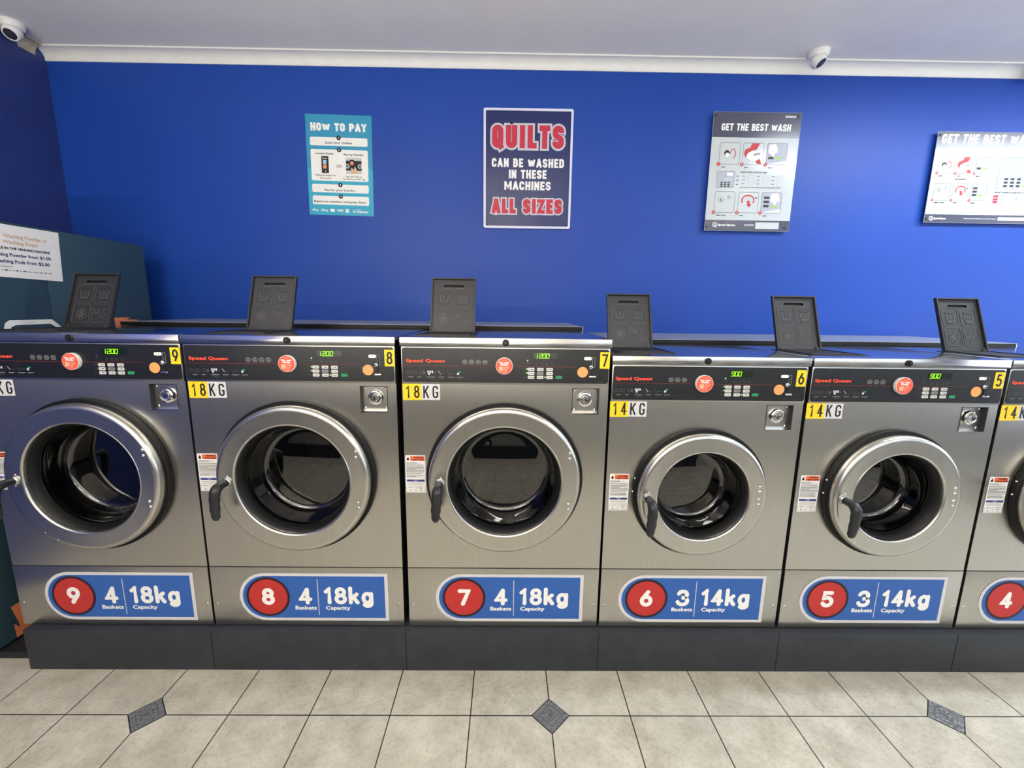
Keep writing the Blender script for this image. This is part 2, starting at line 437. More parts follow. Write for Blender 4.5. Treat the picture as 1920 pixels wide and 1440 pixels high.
class Sheet(MB):
    """printed matter: u to the right, v up, layers stacked towards the viewer"""
    def __init__(s, org=(0, 0, 0), ux=(1, 0, 0), vx=(0, 0, 1), nx=(0, -1, 0)):
        super().__init__(); s.o = Vector(org); s.ux = Vector(ux); s.vx = Vector(vx); s.nx = Vector(nx); s.lay = 0.0; s.c = 0
    def P(s, u, v, n): return tuple(s.o + s.ux * u + s.vx * v + s.nx * n)
    def h(s):
        s.c = (s.c + 1) % 14
        return s.lay + s.c * 1.6e-5
    def layer(s, k, base=0): s.lay = base + k * 2.6e-4; return s
    def poly(s, pts, mat, thick=0, n=None):
        n = s.h() if n is None else n
        if len(pts) > 4:
            tri = tessellate_polygon([[Vector((u, v, 0)) for u, v in pts]])
        else: tri = [tuple(range(len(pts)))]
        s.add([s.P(u, v, n + thick) for u, v in pts], tri, mat)
        if thick:
            k = len(pts)
            vs = [s.P(u, v, n) for u, v in pts] + [s.P(u, v, n + thick) for u, v in pts]
            s.add(vs, [(i, (i + 1) % k, k + (i + 1) % k, k + i) for i in range(k)], mat)
            s.add([s.P(u, v, n) for u, v in pts], tri, mat)
    def rect(s, x0, x1, y0, y1, mat, r=0, thick=0): s.poly(rrect_pts(x0, x1, y0, y1, r), mat, thick)
    def disc(s, x, y, r, mat, thick=0, n=28, ry=None): s.poly(arc(x, y, r, ry or r, 0, 360 * (n - 1) / n, n - 1), mat, thick)
    def path(s, pts, w, mat, cap='butt', closed=False, thick=0, ext=None):
        """ribbon of width w along pts"""
        pts = [Vector(p) for p in pts]
        q = [pts[0]]
        for p in pts[1:]:
            if (p - q[-1]).length > 1e-6: q.append(p)
        pts = q
        if closed and (pts[0] - pts[-1]).length < 1e-6: pts.pop()
        if not closed and cap == 'square':
            e = w / 2 if ext is None else ext
            pts[0] = pts[0] + (pts[0] - pts[1]).normalized() * e
            pts[-1] = pts[-1] + (pts[-1] - pts[-2]).normalized() * e
        N = len(pts); L = []; R = []
        for i in range(N):
            a = pts[i - 1] if (i > 0 or closed) else None
            b = pts[(i + 1) % N] if (i < N - 1 or closed) else None
            t1 = (pts[i] - a).normalized() if a is not None else None
            t2 = (b - pts[i]).normalized() if b is not None else None
            if t1 is None: t1 = t2
            if t2 is None: t2 = t1
            n1 = Vector((-t1.y, t1.x)); n2 = Vector((-t2.y, t2.x))
            mN = n1 + n2
            if mN.length < .3: mN = n1
            mN.normalize()
            k = 1 / max(mN.dot(n1), .66)
            L.append(pts[i] + mN * (w / 2 * k)); R.append(pts[i] - mN * (w / 2 * k))
        n = s.h()
        vs = [s.P(p.x, p.y, n + thick) for p in L] + [s.P(p.x, p.y, n + thick) for p in R]
        fs = [(i, (i + 1) % N, N + (i + 1) % N, N + i) for i in range(N if closed else N - 1)]
        s.add(vs, fs, mat)
        if thick:
            for S_ in (L, R):
                vs = [s.P(p.x, p.y, n) for p in S_] + [s.P(p.x, p.y, n + thick) for p in S_]
                s.add(vs, fs, mat)
        if cap == 'round' and not closed:
            for p in (pts[0], pts[-1]): s.disc(p.x, p.y, w / 2, mat, 0, 14)
    def glyphs(s, txt, x, y, hgt, wid, t, mat, cap='square', gap=.25, grow=0, align='l', slant=0, total=None):
        """stroke lettering; hgt cap height, wid glyph width, t stroke weight, grow outline growth"""
        adv = []
        for ch in txt:
            k = ADV.get(ch, 1.0)
            adv.append(t if k == 0 else wid * k)
        W = sum(adv) + gap * wid * (len(txt) - 1)
        fx = 1.0
        if total: fx = total / W; W = total
        if align == 'c': x -= W / 2
        elif align == 'r': x -= W
        r = min(.5, .5 * (wid * fx - t) / max(hgt - t, 1e-6) * 1.0)
        for ch, a in zip(txt, adv):
            a *= fx
            for p in glyph(ch, r):
                q = []
                for gx, gy in p:
                    py = t / 2 + gy * (hgt - t)
                    px = t / 2 + gx * (a - t) + slant * py
                    q.append((x + px, y + py))
                closed = len(q) > 6 and (Vector(q[0]) - Vector(q[-1])).length < 1e-6
                soft = cap == 'square' and (ch in 'CGS23569W' or (ch in 'MN' and abs(p[0][0] - p[1][0]) > .1))
                s.path(q, t + 2 * grow, mat, cap, closed, ext=grow if soft else t / 2 + grow)
                if cap == 'round':
                    for k in range(1, len(q) - 1):
                        v1 = Vector(q[k]) - Vector(q[k - 1]); v2 = Vector(q[k + 1]) - Vector(q[k])
                        if v1.angle(v2, 0) > .7: s.disc(q[k][0], q[k][1], t / 2, mat, 0, 14)
            x += a + gap * wid * fx
    def text(s, txt, x, y, h, mat, align='c', w=None, bold=0, slant=0):
        """built-in typeface; h cap height"""
        vs, fs = text_mesh(txt)
        if not vs: return
        x0 = min(v[0] for v in vs); x1 = max(v[0] for v in vs)
        k = h / .70
        kx = k if w is None else w / (x1 - x0)
        ox = x - {'c': (x0 + x1) / 2, 'l': x0, 'r': x1}[align] * kx
        sh = [(0, 0)] if not bold else [(-bold, 0), (bold, 0), (0, bold * .8), (0, -bold * .8), (0, 0)]
        for dx, dy in sh:
            n = s.h()
            s.add([s.P(ox + a * kx + dx + slant * b * k, y + b * k + dy, n) for a, b in vs], fs, mat)

def link(name, me, parent=None, loc=None):
    o = bpy.data.objects.new(name, me); COL.objects.link(o)
    if parent: o.parent = parent
    if loc: o.location = loc
    return o
def empty(name, loc, label, cat, group=None, rz=0):
    o = bpy.data.objects.new(name, None); COL.objects.link(o)
    o.location = loc; o.rotation_euler = (0, 0, rz); o.empty_display_size = .1
    return tag(o, label, cat, group)
def tag(o, label, cat, group=None):
    o['label'] = label; o['category'] = cat
    if group: o['group'] = group
    return o
def struct(name, mb, smooth=False):
    o = link(name, mb.mesh(name, smooth)); o['kind'] = 'structure'; return o

# ------------------------------------------------------------------ room shell
XL, XR, YB, YF = -2.745, 5.6, 1.25, -3.4      # left wall, right wall, blue wall, wall behind the viewer
m = MB(); m.add([(XL, YB, 0), (XR, YB, 0), (XR, YB, CEIL), (XL, YB, CEIL)], [(0, 1, 2, 3)], 'wall')
m.add([(XL - .15, YB + .15, 0), (XR + .15, YB + .15, 0), (XR + .15, YB + .15, CEIL), (XL - .15, YB + .15, CEIL)], [(0, 1, 2, 3)], 'wall')
struct('wall_back', m)
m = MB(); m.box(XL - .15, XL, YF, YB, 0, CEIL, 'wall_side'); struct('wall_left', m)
m = MB()
for a, b, c, d in ((XL - .15, 1.6, 0, CEIL), (5.2, XR + .15, 0, CEIL), (1.6, 5.2, 0, 1.22), (1.6, 5.2, 2.73, CEIL)):
    m.box(a, b, YF - .15, YF, c, d, 'wall_pale')
struct('wall_front', m)
m = MB()
for x in (1.6, 2.78, 3.97, 5.15): m.box(x, x + .05, YF - .1, YF - .04, 1.22, 2.73, 'cornice')
for z in (1.22, 2.68): m.box(1.6, 5.2, YF - .1, YF - .04, z, z + .05, 'cornice')
struct('window_2', m)
m = MB()
WY0, WY1, WZ0, WZ1 = -2.7, .1, .5, 2.6
m.box(XR, XR + .15, YF, WY0, 0, CEIL, 'wall_side'); m.box(XR, XR + .15, WY1, YB, 0, CEIL, 'wall_side')
m.box(XR, XR + .15, WY0, WY1, 0, WZ0, 'wall_side'); m.box(XR, XR + .15, WY0, WY1, WZ1, CEIL, 'wall_side')
struct('wall_right', m)
m = MB()
for y in (WY0, -1.33, WY1 - .05): m.box(XR + .03, XR + .09, y, y + .05, WZ0, WZ1, 'cornice')
for z in (WZ0, WZ1 - .05): m.box(XR + .03, XR + .09, WY0, WY1, z, z + .05, 'cornice')
struct('window_1', m)
m = MB(); m.box(XL - .15, XR + .15, YF - .15, YB + .15, CEIL, CEIL + .1, 'ceiling'); struct('ceiling', m)
# floor with the pewter diamonds let into the crossings
m = MB(); m.box(XL - .15, XR + .15, YF - .15, YB + .15, -.1, 0, 'floor')
DD = .0698
def diamond(cx, cy, a, z0, z1, mat):
    p = [(cx - a, cy), (cx, cy - a), (cx + a, cy), (cx, cy + a)]
    m.add([(x, y, z0) for x, y in p] + [(x, y, z1) for x, y in p], [(4, 5, 6, 7), (0, 1, 5, 4), (1, 2, 6, 5), (2, 3, 7, 6), (3, 0, 4, 7)], mat)
for i in (-10, -5, 0, 5, 10):
    cx = TX0 + i * TS
    if cx < XL: continue
    diamond(cx, TY0, DD + .003, -.01, .0004, 'ink')
    diamond(cx, TY0, DD - .002, -.01, .0012, 'inset')
    for a, mt, z in ((.046, 'dgrey', .0016), (.041, 'inset', .002), (.026, 'dgrey', .0024), (.022, 'inset', .0028), (.012, 'dgrey', .0032)):
        diamond(cx, TY0, a, 0, z, mt)
struct('floor', m)
# cove cornice
def cornice(mb, pts_fn, L0, L1, mat):
    prof = [(0, 0), (0, .06), (.062, .06), (.062, .052)] + [(.056 - .05 * math.sin(t), .052 - .045 * (1 - math.cos(t))) for t in [PI / 2 * i / 8 for i in range(9)]] + [(.006, 0)]
    # prof: (distance from wall, height above cornice foot)
    n = len(prof)
    vs = [pts_fn(L0, d, h) for d, h in prof] + [pts_fn(L1, d, h) for d, h in prof]
    mb.add(vs, [(i, (i + 1) % n, n + (i + 1) % n, n + i) for i in range(n)], mat)
    for k in (0, n):
        tri = tessellate_polygon([[Vector((d, h, 0)) for d, h in prof]])
        mb.add(vs[k:k + n], tri, mat)
m = MB(); cornice(m, lambda L, d, h: (L, YB - d, CEIL - .06 + h), XL, XR, 'cornice')
struct('trim_1', m, True)
m = MB(); cornice(m, lambda L, d, h: (XL + d * .8, L, CEIL - .06 + h), 1.10, YB - .062, 'cornice_old')
struct('trim_2', m, True)

# ------------------------------------------------------------------ plinth the washers stand on
PZ = .185
m = MB()
m.box(-1.972, 3.5, -.029, 1.20, 0, PZ, 'plinth', .003)
for x in (-1.209, -.409, .39, 1.146, 1.90, 2.655):
    m.box(x - .0015, x + .0015, -.0298, -.028, .004, PZ - .003, 'void')
p = tag(link('plinth', m.mesh('plinth')), 'long charcoal painted plinth on the floor under the row of washers', 'plinth')

# ------------------------------------------------------------------ washing machines
LIDT = {18: 1.3947, 14: 1.3345}
WID = {18: .785, 14: .746}
DOOR = {18: (.3920, .8470, .2905, .2155), 14: (.3660, .7950, .2485, .1760)}
cache = {}
def part(key, name, fn, parent, loc=None, smooth=True, angle=35):
    if key not in cache: cache[key] = fn().mesh(name, smooth, angle)
    return link(name, cache[key], parent, loc)
ZB = PZ  # root height; local z = absolute z - ZB

def sheet_at(y): return Sheet((0, y, -ZB))

def panel_with_holes(w, z0, z1, y, holes, th):
    mb = MB()
    outer = [(0.001, z0), (w - .001, z0), (w - .001, z1), (.001, z1)]
    polys = [[Vector((x, z, 0)) for x, z in outer]] + [[Vector((x, z, 0)) for x, z in h] for h in holes]
    tri = tessellate_polygon(polys)
    flatv = [q for p in polys for q in p]
    mb.add([(q.x, y, q.y - ZB) for q in flatv], tri, 'steel')
    for p in polys:
        k = len(p)
        mb.add([(q.x, y, q.y - ZB) for q in p] + [(q.x, y + th, q.y - ZB) for q in p], [(i, (i + 1) % k, k + (i + 1) % k, k + i) for i in range(k)], 'steel')
    return mb

def seven_seg(sh, txt, x, z, w, h, mat, t=.0023, slant=.14):
    SEG = {'1': 'bc', '2': 'abged', '0': 'abcdef', '9': 'abcfgd'}
    PT = {'a': ((0, 1), (1, 1)), 'b': ((1, 1), (1, .5)), 'c': ((1, .5), (1, 0)), 'd': ((0, 0), (1, 0)), 'e': ((0, 0), (0, .5)), 'f': ((0, .5), (0, 1)), 'g': ((0, .5), (1, .5))}
    for ch in txt:
        if ch == '1': x -= .0035
        if ch == '.':
            sh.disc(x - w * .16, z + t / 2, t * .55, mat, 0, 10); continue
        for sg in SEG[ch]:
            a, b = PT[sg]
            q = [(x + p[0] * w * .72 + slant * p[1] * h, z + p[1] * h) for p in (a, b)]
            sh.path(q, t, mat, 'round')
        x += w + (.0035 if ch == '1' else 0)

def baskets(sh, x, z, w, h, n, pitch):
    for i in range(n):
        a = x + i * pitch
        t = .0013
        sh.path([(a, z + h * .62), (a + w * .14, z), (a + w * .86, z), (a + w, z + h * .62)], t, 'grey', 'square')
        sh.path([(a - .001, z + h * .64), (a + w + .001, z + h * .64)], t, 'grey')
        sh.path([(a + w * .08, z + h * .32), (a + w * .92, z + h * .32)], t * .8, 'grey')
        for q in (.36, .64): sh.path([(a + w * q, z), (a + w * q, z + h * .62)], t * .8, 'grey')
        sh.path([(a + w * .15, z + h * .66), (a + w * .35, z + h * .98), (a + w * .6, z + h * .7), (a + w * .8, z + h)], t, 'grey')

def control_panel_mesh(kind, lit):
    w = WID[kind]; z1 = LIDT[kind] - .0350; z0 = z1 - .1395
    sh = sheet_at(-.004)
    # folded steel surround and black fascia
    sh.box(.002, w - .002, -.004, .03, z0 - ZB, z1 - ZB, 'steel_ring', .0015)
    dz = 0 if kind == 18 else -.0595
    dx = 0 if kind == 18 else -.0425
    sh.layer(0, .0); sh.rect(.0055, w - .0055, z0 + .0062, z1 - .0040, 'gloss_black', .009, .0015)
    b = .0017
    sh.layer(1, b)
    xs = .021 if kind == 18 else .016
    sh.text('Speed Queen', xs, 1.3022 + dz, .0108, 'logo_red', 'l', .143 if kind == 18 else .137, .0011)
    baskets(sh, .230 if kind == 18 else .216, 1.297 + dz, .0185, .0165, 4 if kind == 18 else 3, .0252)
    sh.rect(.010, .655 + dx, 1.2888 + dz, 1.2900 + dz, 'line_red')
    # wash step pictograms, lower left
    x = .018 if kind == 18 else .010
    zz = 1.262 + dz
    for k in range(2):
        sh.path(arc(x + .006 + k * .018, zz, .006, .006, 0, 360, 14), .0012, 'dgrey', closed=True)
    sh.path(rrect_pts(x + .030, x + .040, zz - .006, zz + .006, .002), .001, 'dgrey', closed=True)
    sh.path(arc(x + .058, zz, .006, .006, 0, 360, 14), .0012, 'dgrey', closed=True)
    sh.rect(x + .066, x + .072, zz - .005, zz + .005, 'dgrey', .002)
    for k in range(3): sh.rect(x + .081 + k * .008, x + .0865 + k * .008, zz - .001, zz + .008, 'lgrey', .001)
    sh.disc(x + .0875, zz - .0045, .004, 'lgrey', 0, 12); sh.rect(x + .108, x + .113, zz - .001, zz + .002, 'dgrey')
    sh.path([(x + .122, zz + .007), (x + .130, zz - .005)], .003, 'grey', 'round'); sh.path([(x + .131, zz - .002), (x + .142, zz - .004), (x + .145, zz + .002)], .001, 'dgrey')
    sh.path([(x + .157, zz + .007), (x + .159, zz - .006), (x + .166, zz - .006), (x + .166, zz + .002)], .001, 'dgrey'); sh.rect(x + .170, x + .182, zz - .003, zz - .0015, 'dgrey')
    sh.rect(x + .196, x + .207, zz + .001, zz + .006, 'green_key', .001); sh.disc(x + .196, zz - .003, .0045, 'lgrey', 0, 12)
    for a, ww in ((.010, .018), (.044, .014), (.080, .030), (.122, .022), (.157, .026), (.192, .024)):
        sh.rect(x + a, x + a + ww, zz - .0165, zz - .0148, 'grey')
        sh.rect(x + a + ww * .2, x + a + ww * .8, zz - .0205, zz - .0192, 'dgrey')
    sh.rect(x + .088, x + .108, zz - .0245, zz - .0233, 'dgrey')
    # tick marks and indicator lamps round the keypad
    for k, a in enumerate((.509, .528, .547, .566)):
        sh.path([(a + dx - .004, 1.306 + dz), (a + dx - .003, 1.300 + dz), (a + dx + .003, 1.300 + dz), (a + dx + .004, 1.306 + dz)], .0009, 'dgrey')
        sh.rect(a + dx - .006, a + dx + .006, 1.2960 + dz, 1.2970 + dz, 'dgrey')
    lm = 'led_dot' if lit else 'dgrey'
    for a, c in ((.474, 1.312), (.4725, 1.2805), (.4725, 1.2655), (.5405, 1.2495)):
        sh.disc(a + dx, c + dz, .0029, lm, 0, 12)
    sh.rect(.468 + dx, .482 + dx, 1.302 + dz, 1.3033 + dz, 'dgrey')
    for c in (1.279, 1.264, 1.249): sh.rect(.459 + dx, .468 + dx, c - .0007 + dz, c + .0007 + dz, 'dgrey')
    sh.rect(.640 + dx, .66 + dx, 1.331 + dz, 1.3316 + dz, 'dgrey'); sh.rect(w - .045, w - .022, z0 + .012, z0 + .0128, 'dgrey')
    return sh

def display_mesh(kind):
    dz = 0 if kind == 18 else -.0595; dx = 0 if kind == 18 else -.0425
    sh = sheet_at(-.0059); sh.layer(0)
    if kind == 14: dx -= .009
    sh.rect(.497 + dx, .588 + dx, 1.3185 + dz, 1.3405 + dz, 'display_glass', .003, .0006)
    sh.layer(4, .0006)
    seven_seg(sh, '12.00' if kind == 18 else '9.00', .503 + dx, 1.3215 + dz, .0135, .0160, 'led')
    return sh

def key_mesh(mat, mark='ink'):
    sh = Sheet(); sh.layer(0)
    sh.rect(-.012, .012, -.0056, .0056, mat, .0022, .0012)
    sh.layer(1, .0012)
    if mark:
        sh.path(rrect_pts(-.0085, -.0045, -.002, .002, .0006), .0007, mark, closed=True); sh.rect(-.0025, .0085, -.0012, .0012, mark)
    return sh

def coin_slot_mesh(kind):
    dz = 0 if kind == 18 else -.0595; dx = 0 if kind == 18 else -.0435
    sh = sheet_at(-.0059); sh.layer(0)
    # upright slot plate, coin cup, dark stem, bright foot
    sh.path(rrect_pts(.7175 + dx, .7265 + dx, 1.288 + dz, 1.327 + dz, .003), .0014, 'grey', closed=True)
    sh.rect(.7188 + dx, .7252 + dx, 1.2895 + dz, 1.3255 + dz, 'void', .002, .0008)
    sh.rect(.7135 + dx, .7235 + dx, 1.258 + dz, 1.284 + dz, 'void', .002, .002)
    sh.path([(.714 + dx, 1.256 + dz), (.7155 + dx, 1.283 + dz)], .0012, 'grey')
    sh.dome((.7125 + dx, -.0065, 1.2895 + dz - ZB), .0085, .006, 'chrome')
    sh.dome((.7125 + dx, -.0115, 1.2895 + dz - ZB), .0035, .003, 'dgrey', 10)
    sh.box(.706 + dx, .732 + dx, -.0125, -.0055, 1.2495 + dz - ZB, 1.2565 + dz - ZB, 'chrome', .002)
    return sh

def pill_mesh(kind):
    dz = 0 if kind == 18 else -.0595; dx = 0 if kind == 18 else -.0435
    sh = sheet_at(-.0059); sh.layer(0)
    sh.rect(.6855 + dx, .7145 + dx, 1.3158 + dz, 1.3278 + dz, 'white', .0055, .0003)
    sh.layer(2, .0003)
    if kind == 18:
        for a in (.692, .697, .704, .709): sh.disc(a + dx, 1.3218 + dz, .0016, 'grey', 0, 10)
    return sh

def puck_mesh(kind):
    cx, cz, r = (.387, 1.2915, .0315) if kind == 18 else (.349, 1.2325, .0325)
    mb = sheet_at(-.0059)
    mb.lathe([(.001, -.013), (r - .001, -.013), (r, -.0122), (r, 0), (.001, 0)], (cx, -.0059, cz - ZB), 'white', 44)
    mb.layer(0, .0132)
    mb.disc(cx, cz, r - .0014, 'puck_red', 0, 40)
    mb.layer(2, .0132)
    mb.text('Pay with', cx, cz + .0105, .0060, 'white', 'c', .035, .0006)
    mb.text('Mobile', cx, cz + .0028, .0060, 'white', 'c', .027, .0006)
    # plain label patch and a phone with tap waves
    mb.rect(cx - .0195, cx - .0035, cz - .0185, cz - .0015, 'tan', .001)
    mb.path(rrect_pts(cx + .002, cx + .009, cz - .018, cz - .003, .0015), .0011, 'white', closed=True)
    for k in (1, 2): mb.path(arc(cx + .0105, cz - .006, .0028 * k, .0028 * k, -40, 60, 6), .0009, 'white')
    mb.text('Tap here', cx, cz - .0245, .0028, 'white', 'c', .016)
    mb.text('tap to pay', cx, cz + .0215, .0022, 'white', 'c', .015)
    return mb

def price_mesh(kind):
    dz = 0 if kind == 18 else -.0592; dx = 0 if kind == 18 else -.042
    cx, cz, r = .682 + dx, 1.270 + dz, .0200
    sh = sheet_at(-.0059); sh.layer(0)
    sh.disc(cx, cz, r, 'orange', .0004, 36)
    sh.layer(2, .0004)
    for a, b, ww in ((.006, 'x', .022), (-.0005, 'x', .028), (-.0065, 'x', .022)):
        k = -ww / 2
        while k < ww / 2 - .003:
            l = random.choice((.003, .004, .006)); sh.rect(cx + k, cx + min(k + l, ww / 2), cz + a - .0013, cz + a + .0013, 'tan'); k += l + .0015
    return sh

def number_mesh(kind, num):
    sh = sheet_at(-.0062); sh.layer(0)
    if kind == 18: x0, x1, z0, z1 = .7455, .7825, 1.2845, 1.3465
    else: x0, x1, z0, z1 = .7015, .7385, 1.2240, 1.2870
    sh.rect(x0, x1, z0, z1, 'yellow', .001, .0003)
    sh.layer(2, .0003)
    sh.glyphs(str(num), (x0 + x1) / 2, z0 + .0075, .0475, .0225, .0068, 'ink', 'square', align='c')
    return sh

def capacity_mesh(kind):
    sh = sheet_at(-.0008); sh.layer(0)
    x0, z0, z1 = (.0035, 1.1555, 1.2190) if kind == 18 else (.0005, 1.0975, 1.1600)
    p = .0352
    for i, (ch, mt) in enumerate(zip(('1', '8' if kind == 18 else '4', 'K', 'G'), ('yellow', 'yellow', 'silver_vinyl', 'silver_vinyl'))):
        a = x0 + i * p
        sh.layer(0); sh.rect(a, a + p, z0 + (.0015 if i > 1 else 0), z1, mt, 0, .0004)
        sh.layer(2, .0004)
        sh.glyphs(ch, a + p * (.56 if ch == '1' else .5), z0 + .0085, .0475, .0215, .0062, 'ink', 'square', align='c')
    return sh

def warning_mesh(kind):
    rnd = random.Random(5)
    x0, x1, z0, z1 = (.0045, .0825, .7820, .9360) if kind == 18 else (.0145, .0915, .7130, .8670)
    sh = sheet_at(-.0008); sh.layer(0)
    w = x1 - x0
    sh.rect(x0, x1, z0, z1, 'paper', .0015, .0004)
    sh.layer(1, .0004)
    sh.rect(x0 + w * .25, x1 - .003, z1 - .0225, z1 - .0035, 'warn')
    # flame
    fx, fz = x0 + w * .13, z1 - .0215
    sh.poly([(fx - .005, fz + .004), (fx - .002, fz), (fx + .003, fz), (fx + .0055, fz + .005), (fx + .003, fz + .0105), (fx + .001, fz + .0165), (fx - .0015, fz + .010), (fx - .004, fz + .009)], 'ink')
    sh.layer(2, .0004)
    sh.text('WARNING', x0 + w * .66, z1 - .0115, .0058, 'ink', 'c', .036, .0003)
    sh.text('MISE EN GARDE', x0 + w * .66, z1 - .0205, .0050, 'ink', 'c', .046, .0003)
    sh.rect(x0 + .004, x1 - .004, z0 + .046, z0 + .0545, 'label_blue')
    sh.layer(3, .0004)
    sh.text('NOTICE', (x0 + x1) / 2, z0 + .0508, .0028, 'white', 'c', .018); sh.text('AVIS', (x0 + x1) / 2, z0 + .0470, .0028, 'white', 'c', .011)
    sh.layer(2, .0004)
    z = z1 - .029
    while z > z0 + .059:
        x = x0 + .004; end = x1 - .004 - rnd.choice((0, 0, .004, .012, .03))
        while x < end - .004:
            l = rnd.uniform(.004, .011); l = min(l, end - x)
            sh.rect(x, x + l, z, z + .0014, 'dgrey'); x += l + .0012
        z -= rnd.choice((.0028, .0028, .0028, .0048))
    sh.rect(x0 + .004, x1 - .004, z1 - .066, z1 - .0655, 'grey')
    for z in (z0 + .040, z0 + .0365, z0 + .031):
        sh.rect(x0 + .006, x1 - .01, z, z + .0013, 'grey')
    for a in (0, 1):
        xa = x0 + .003 + a * (w / 2 - .002)
        sh.path(rrect_pts(xa, xa + w / 2 - .005, z0 + .003, z0 + .025, .001), .0007, 'dgrey', closed=True)
        sh.rect(xa + .006, xa + .026, z0 + .0212, z0 + .0226, 'dgrey')
        sh.path([(xa + .012, z0 + .017), (xa + .012, z0 + .008), (xa + .020, z0 + .008)] if a == 0 else [(xa + .010, z0 + .016), (xa + .022, z0 + .016), (xa + .022, z0 + .009)], .0016, 'ink')
        sh.path([(xa + .022, z0 + .010), (xa + .026, z0 + .014)] if a == 0 else [(xa + .012, z0 + .007), (xa + .020, z0 + .007)], .0012, 'ink')
    return sh

def decal_mesh(kind, num):
    x0 = .113 if kind == 18 else .076
    z0, z1 = .2140, .4295; W = .609; R = (z1 - z0) / 2
    sh = sheet_at(-.0026); sh.layer(0)
    cz = (z0 + z1) / 2
    sh.poly([(x0 + W, z0), (x0 + W, z1)] + arc(x0 + R, cz, R, R, 90, 270, 30), 'silver_vinyl', .0005)
    b = .0128
    sh.layer(1, .0005)
    sh.poly([(x0 + W - b - .001, z0 + b), (x0 + W - b - .001, z1 - b)] + arc(x0 + R, cz, R - b, R - b, 90, 270, 30), 'blue')
    sh.layer(2, .0005)
    cx = x0 + .1165
    sh.disc(cx, cz + .001, .0890, 'maroon', 0, 60)
    sh.layer(3, .0005); sh.disc(cx, cz + .001, .0785, 'red', 0, 60)
    sh.layer(4, .0005)
    sh.glyphs(str(num), cx, cz - .0355, .076, .053, .0172, 'white', 'round', align='c')
    sh.layer(3, .0005)
    sh.glyphs('4' if kind == 18 else '3', x0 + .269, z0 + .0745, .077, .055, .0165, 'white', 'round', align='c')
    sh.rect(x0 + .3195, x0 + .3228, z0 + .026, z1 - .027, 'lgrey')
    sh.glyphs('18kg' if kind == 18 else '14kg', x0 + .343, z0 + .0760, .078, .052, .0165, 'white', 'round', gap=.13, total=.207)
    sh.text('Baskets', x0 + .2685, z0 + .0515, .0165, 'white', 'c', .086, .0010)
    sh.text('Capacity', x0 + .400, z0 + .0515, .0165, 'white', 'c', .099, .0010)
    return sh

def top_mesh(kind):
    w = WID[kind]; t = LIDT[kind] - ZB
    mb = MB(); mb.box(-.002, w + .002, -.013, .955, t - .0325, t, 'steel_lid', .003)
    return mb
def cabinet_mesh(kind):
    w = WID[kind]; t = LIDT[kind] - ZB - .0325
    mb = MB()
    for a, b in ((.004, .007), (w - .007, w - .004)): mb.box(a, b, .004, .95, .004, t, 'cabinet')
    mb.box(.007, w - .007, .947, .95, .004, t, 'cabinet')
    mb.box(.007, w - .007, .02, .947, t - .004, t, 'cabinet')
    mb.box(.007, w - .007, .02, .947, .0, .006, 'cabinet')
    return mb
def base_mesh(kind):
    w = WID[kind]; mb = MB(); mb.box(.012, w - .012, .006, .9, 0, .006, 'void'); return mb

def front_mesh(kind):
    w = WID[kind]; cx, cz, ro, ri = DOOR[kind]
    z1 = LIDT[kind] - .0350 - .1395 - .0012
    bx0, bx1, bz0, bz1 = (.6465, .7500, 1.1080, 1.2080) if kind == 18 else (.6055, .7085, 1.0500, 1.1500)
    circ = arc(cx, cz, ri + .035, ri + .035, 0, 360 * 63 / 64, 63)
    return panel_with_holes(w, .4572, z1, 0, [circ, [(bx0, bz0), (bx1, bz0), (bx1, bz1), (bx0, bz1)]], .003)
def lower_mesh(kind):
    w = WID[kind]; mb = MB(); mb.box(.001, w - .001, -.0018, .004, .1915 - ZB, .4545 - ZB, 'steel', .0012); return mb

def coinbox_mesh(kind):
    bx0, bx1, bz0, bz1 = (.6465, .7500, 1.1080, 1.2080) if kind == 18 else (.6055, .7085, 1.0500, 1.1500)
    bz0 -= ZB; bz1 -= ZB
    mb = MB()
    d = .020; t = .0022; l = .004
    mb.box(bx0, bx1, d, d + .003, bz0, bz1, 'steel_ring')
    mb.box(bx0, bx0 + t, -.0012, d, bz0, bz1, 'cabinet'); mb.box(bx1 - t, bx1, -.0012, d, bz0, bz1, 'cabinet')
    mb.box(bx0, bx1, -.0012, d, bz1 - t, bz1, 'cabinet')
    mb.box(bx0 - l, bx1 + l * .2, -.0024, d, bz0 - t, bz0 + t, 'chrome')
    return mb
def lock_mesh():
    mb = MB()   # centred on the lock, front towards -y
    mb.lathe([(.001, .0), (.0290, .0), (.0290, -.006), (.0265, -.011), (.0225, -.013), (.0205, -.0105), (.0195, -.006), (.0150, -.006), (.0142, -.014), (.0125, -.016), (.0005, -.0165)], (0, 0, 0), 'chrome', 40)
    mb.box(-.0016, .0016, -.0172, -.0160, -.005, .005, 'void'); mb.dome((0, -.0164, .001), .0035, .0008, 'void', 12)
    return mb
def screw_mesh(r=.0058, h=.003, mat='chrome'):
    mb = MB(); mb.dome((0, 0, 0), r, h, mat, 12); mb.box(-r * .6, r * .6, -h * 1.1, -h * .5, -.0005, .0005, 'void'); return mb
def lidlock_mesh():
    mb = MB()
    mb.lathe([(.001, 0), (.0125, 0), (.0125, -.004), (.0105, -.006), (.0005, -.0065)], (0, 0, 0), 'black', 28)
    mb.lathe([(.0060, -.0062), (.0055, -.0085), (.0005, -.0088)], (0, 0, 0), 'gloss_black', 18)
    return mb

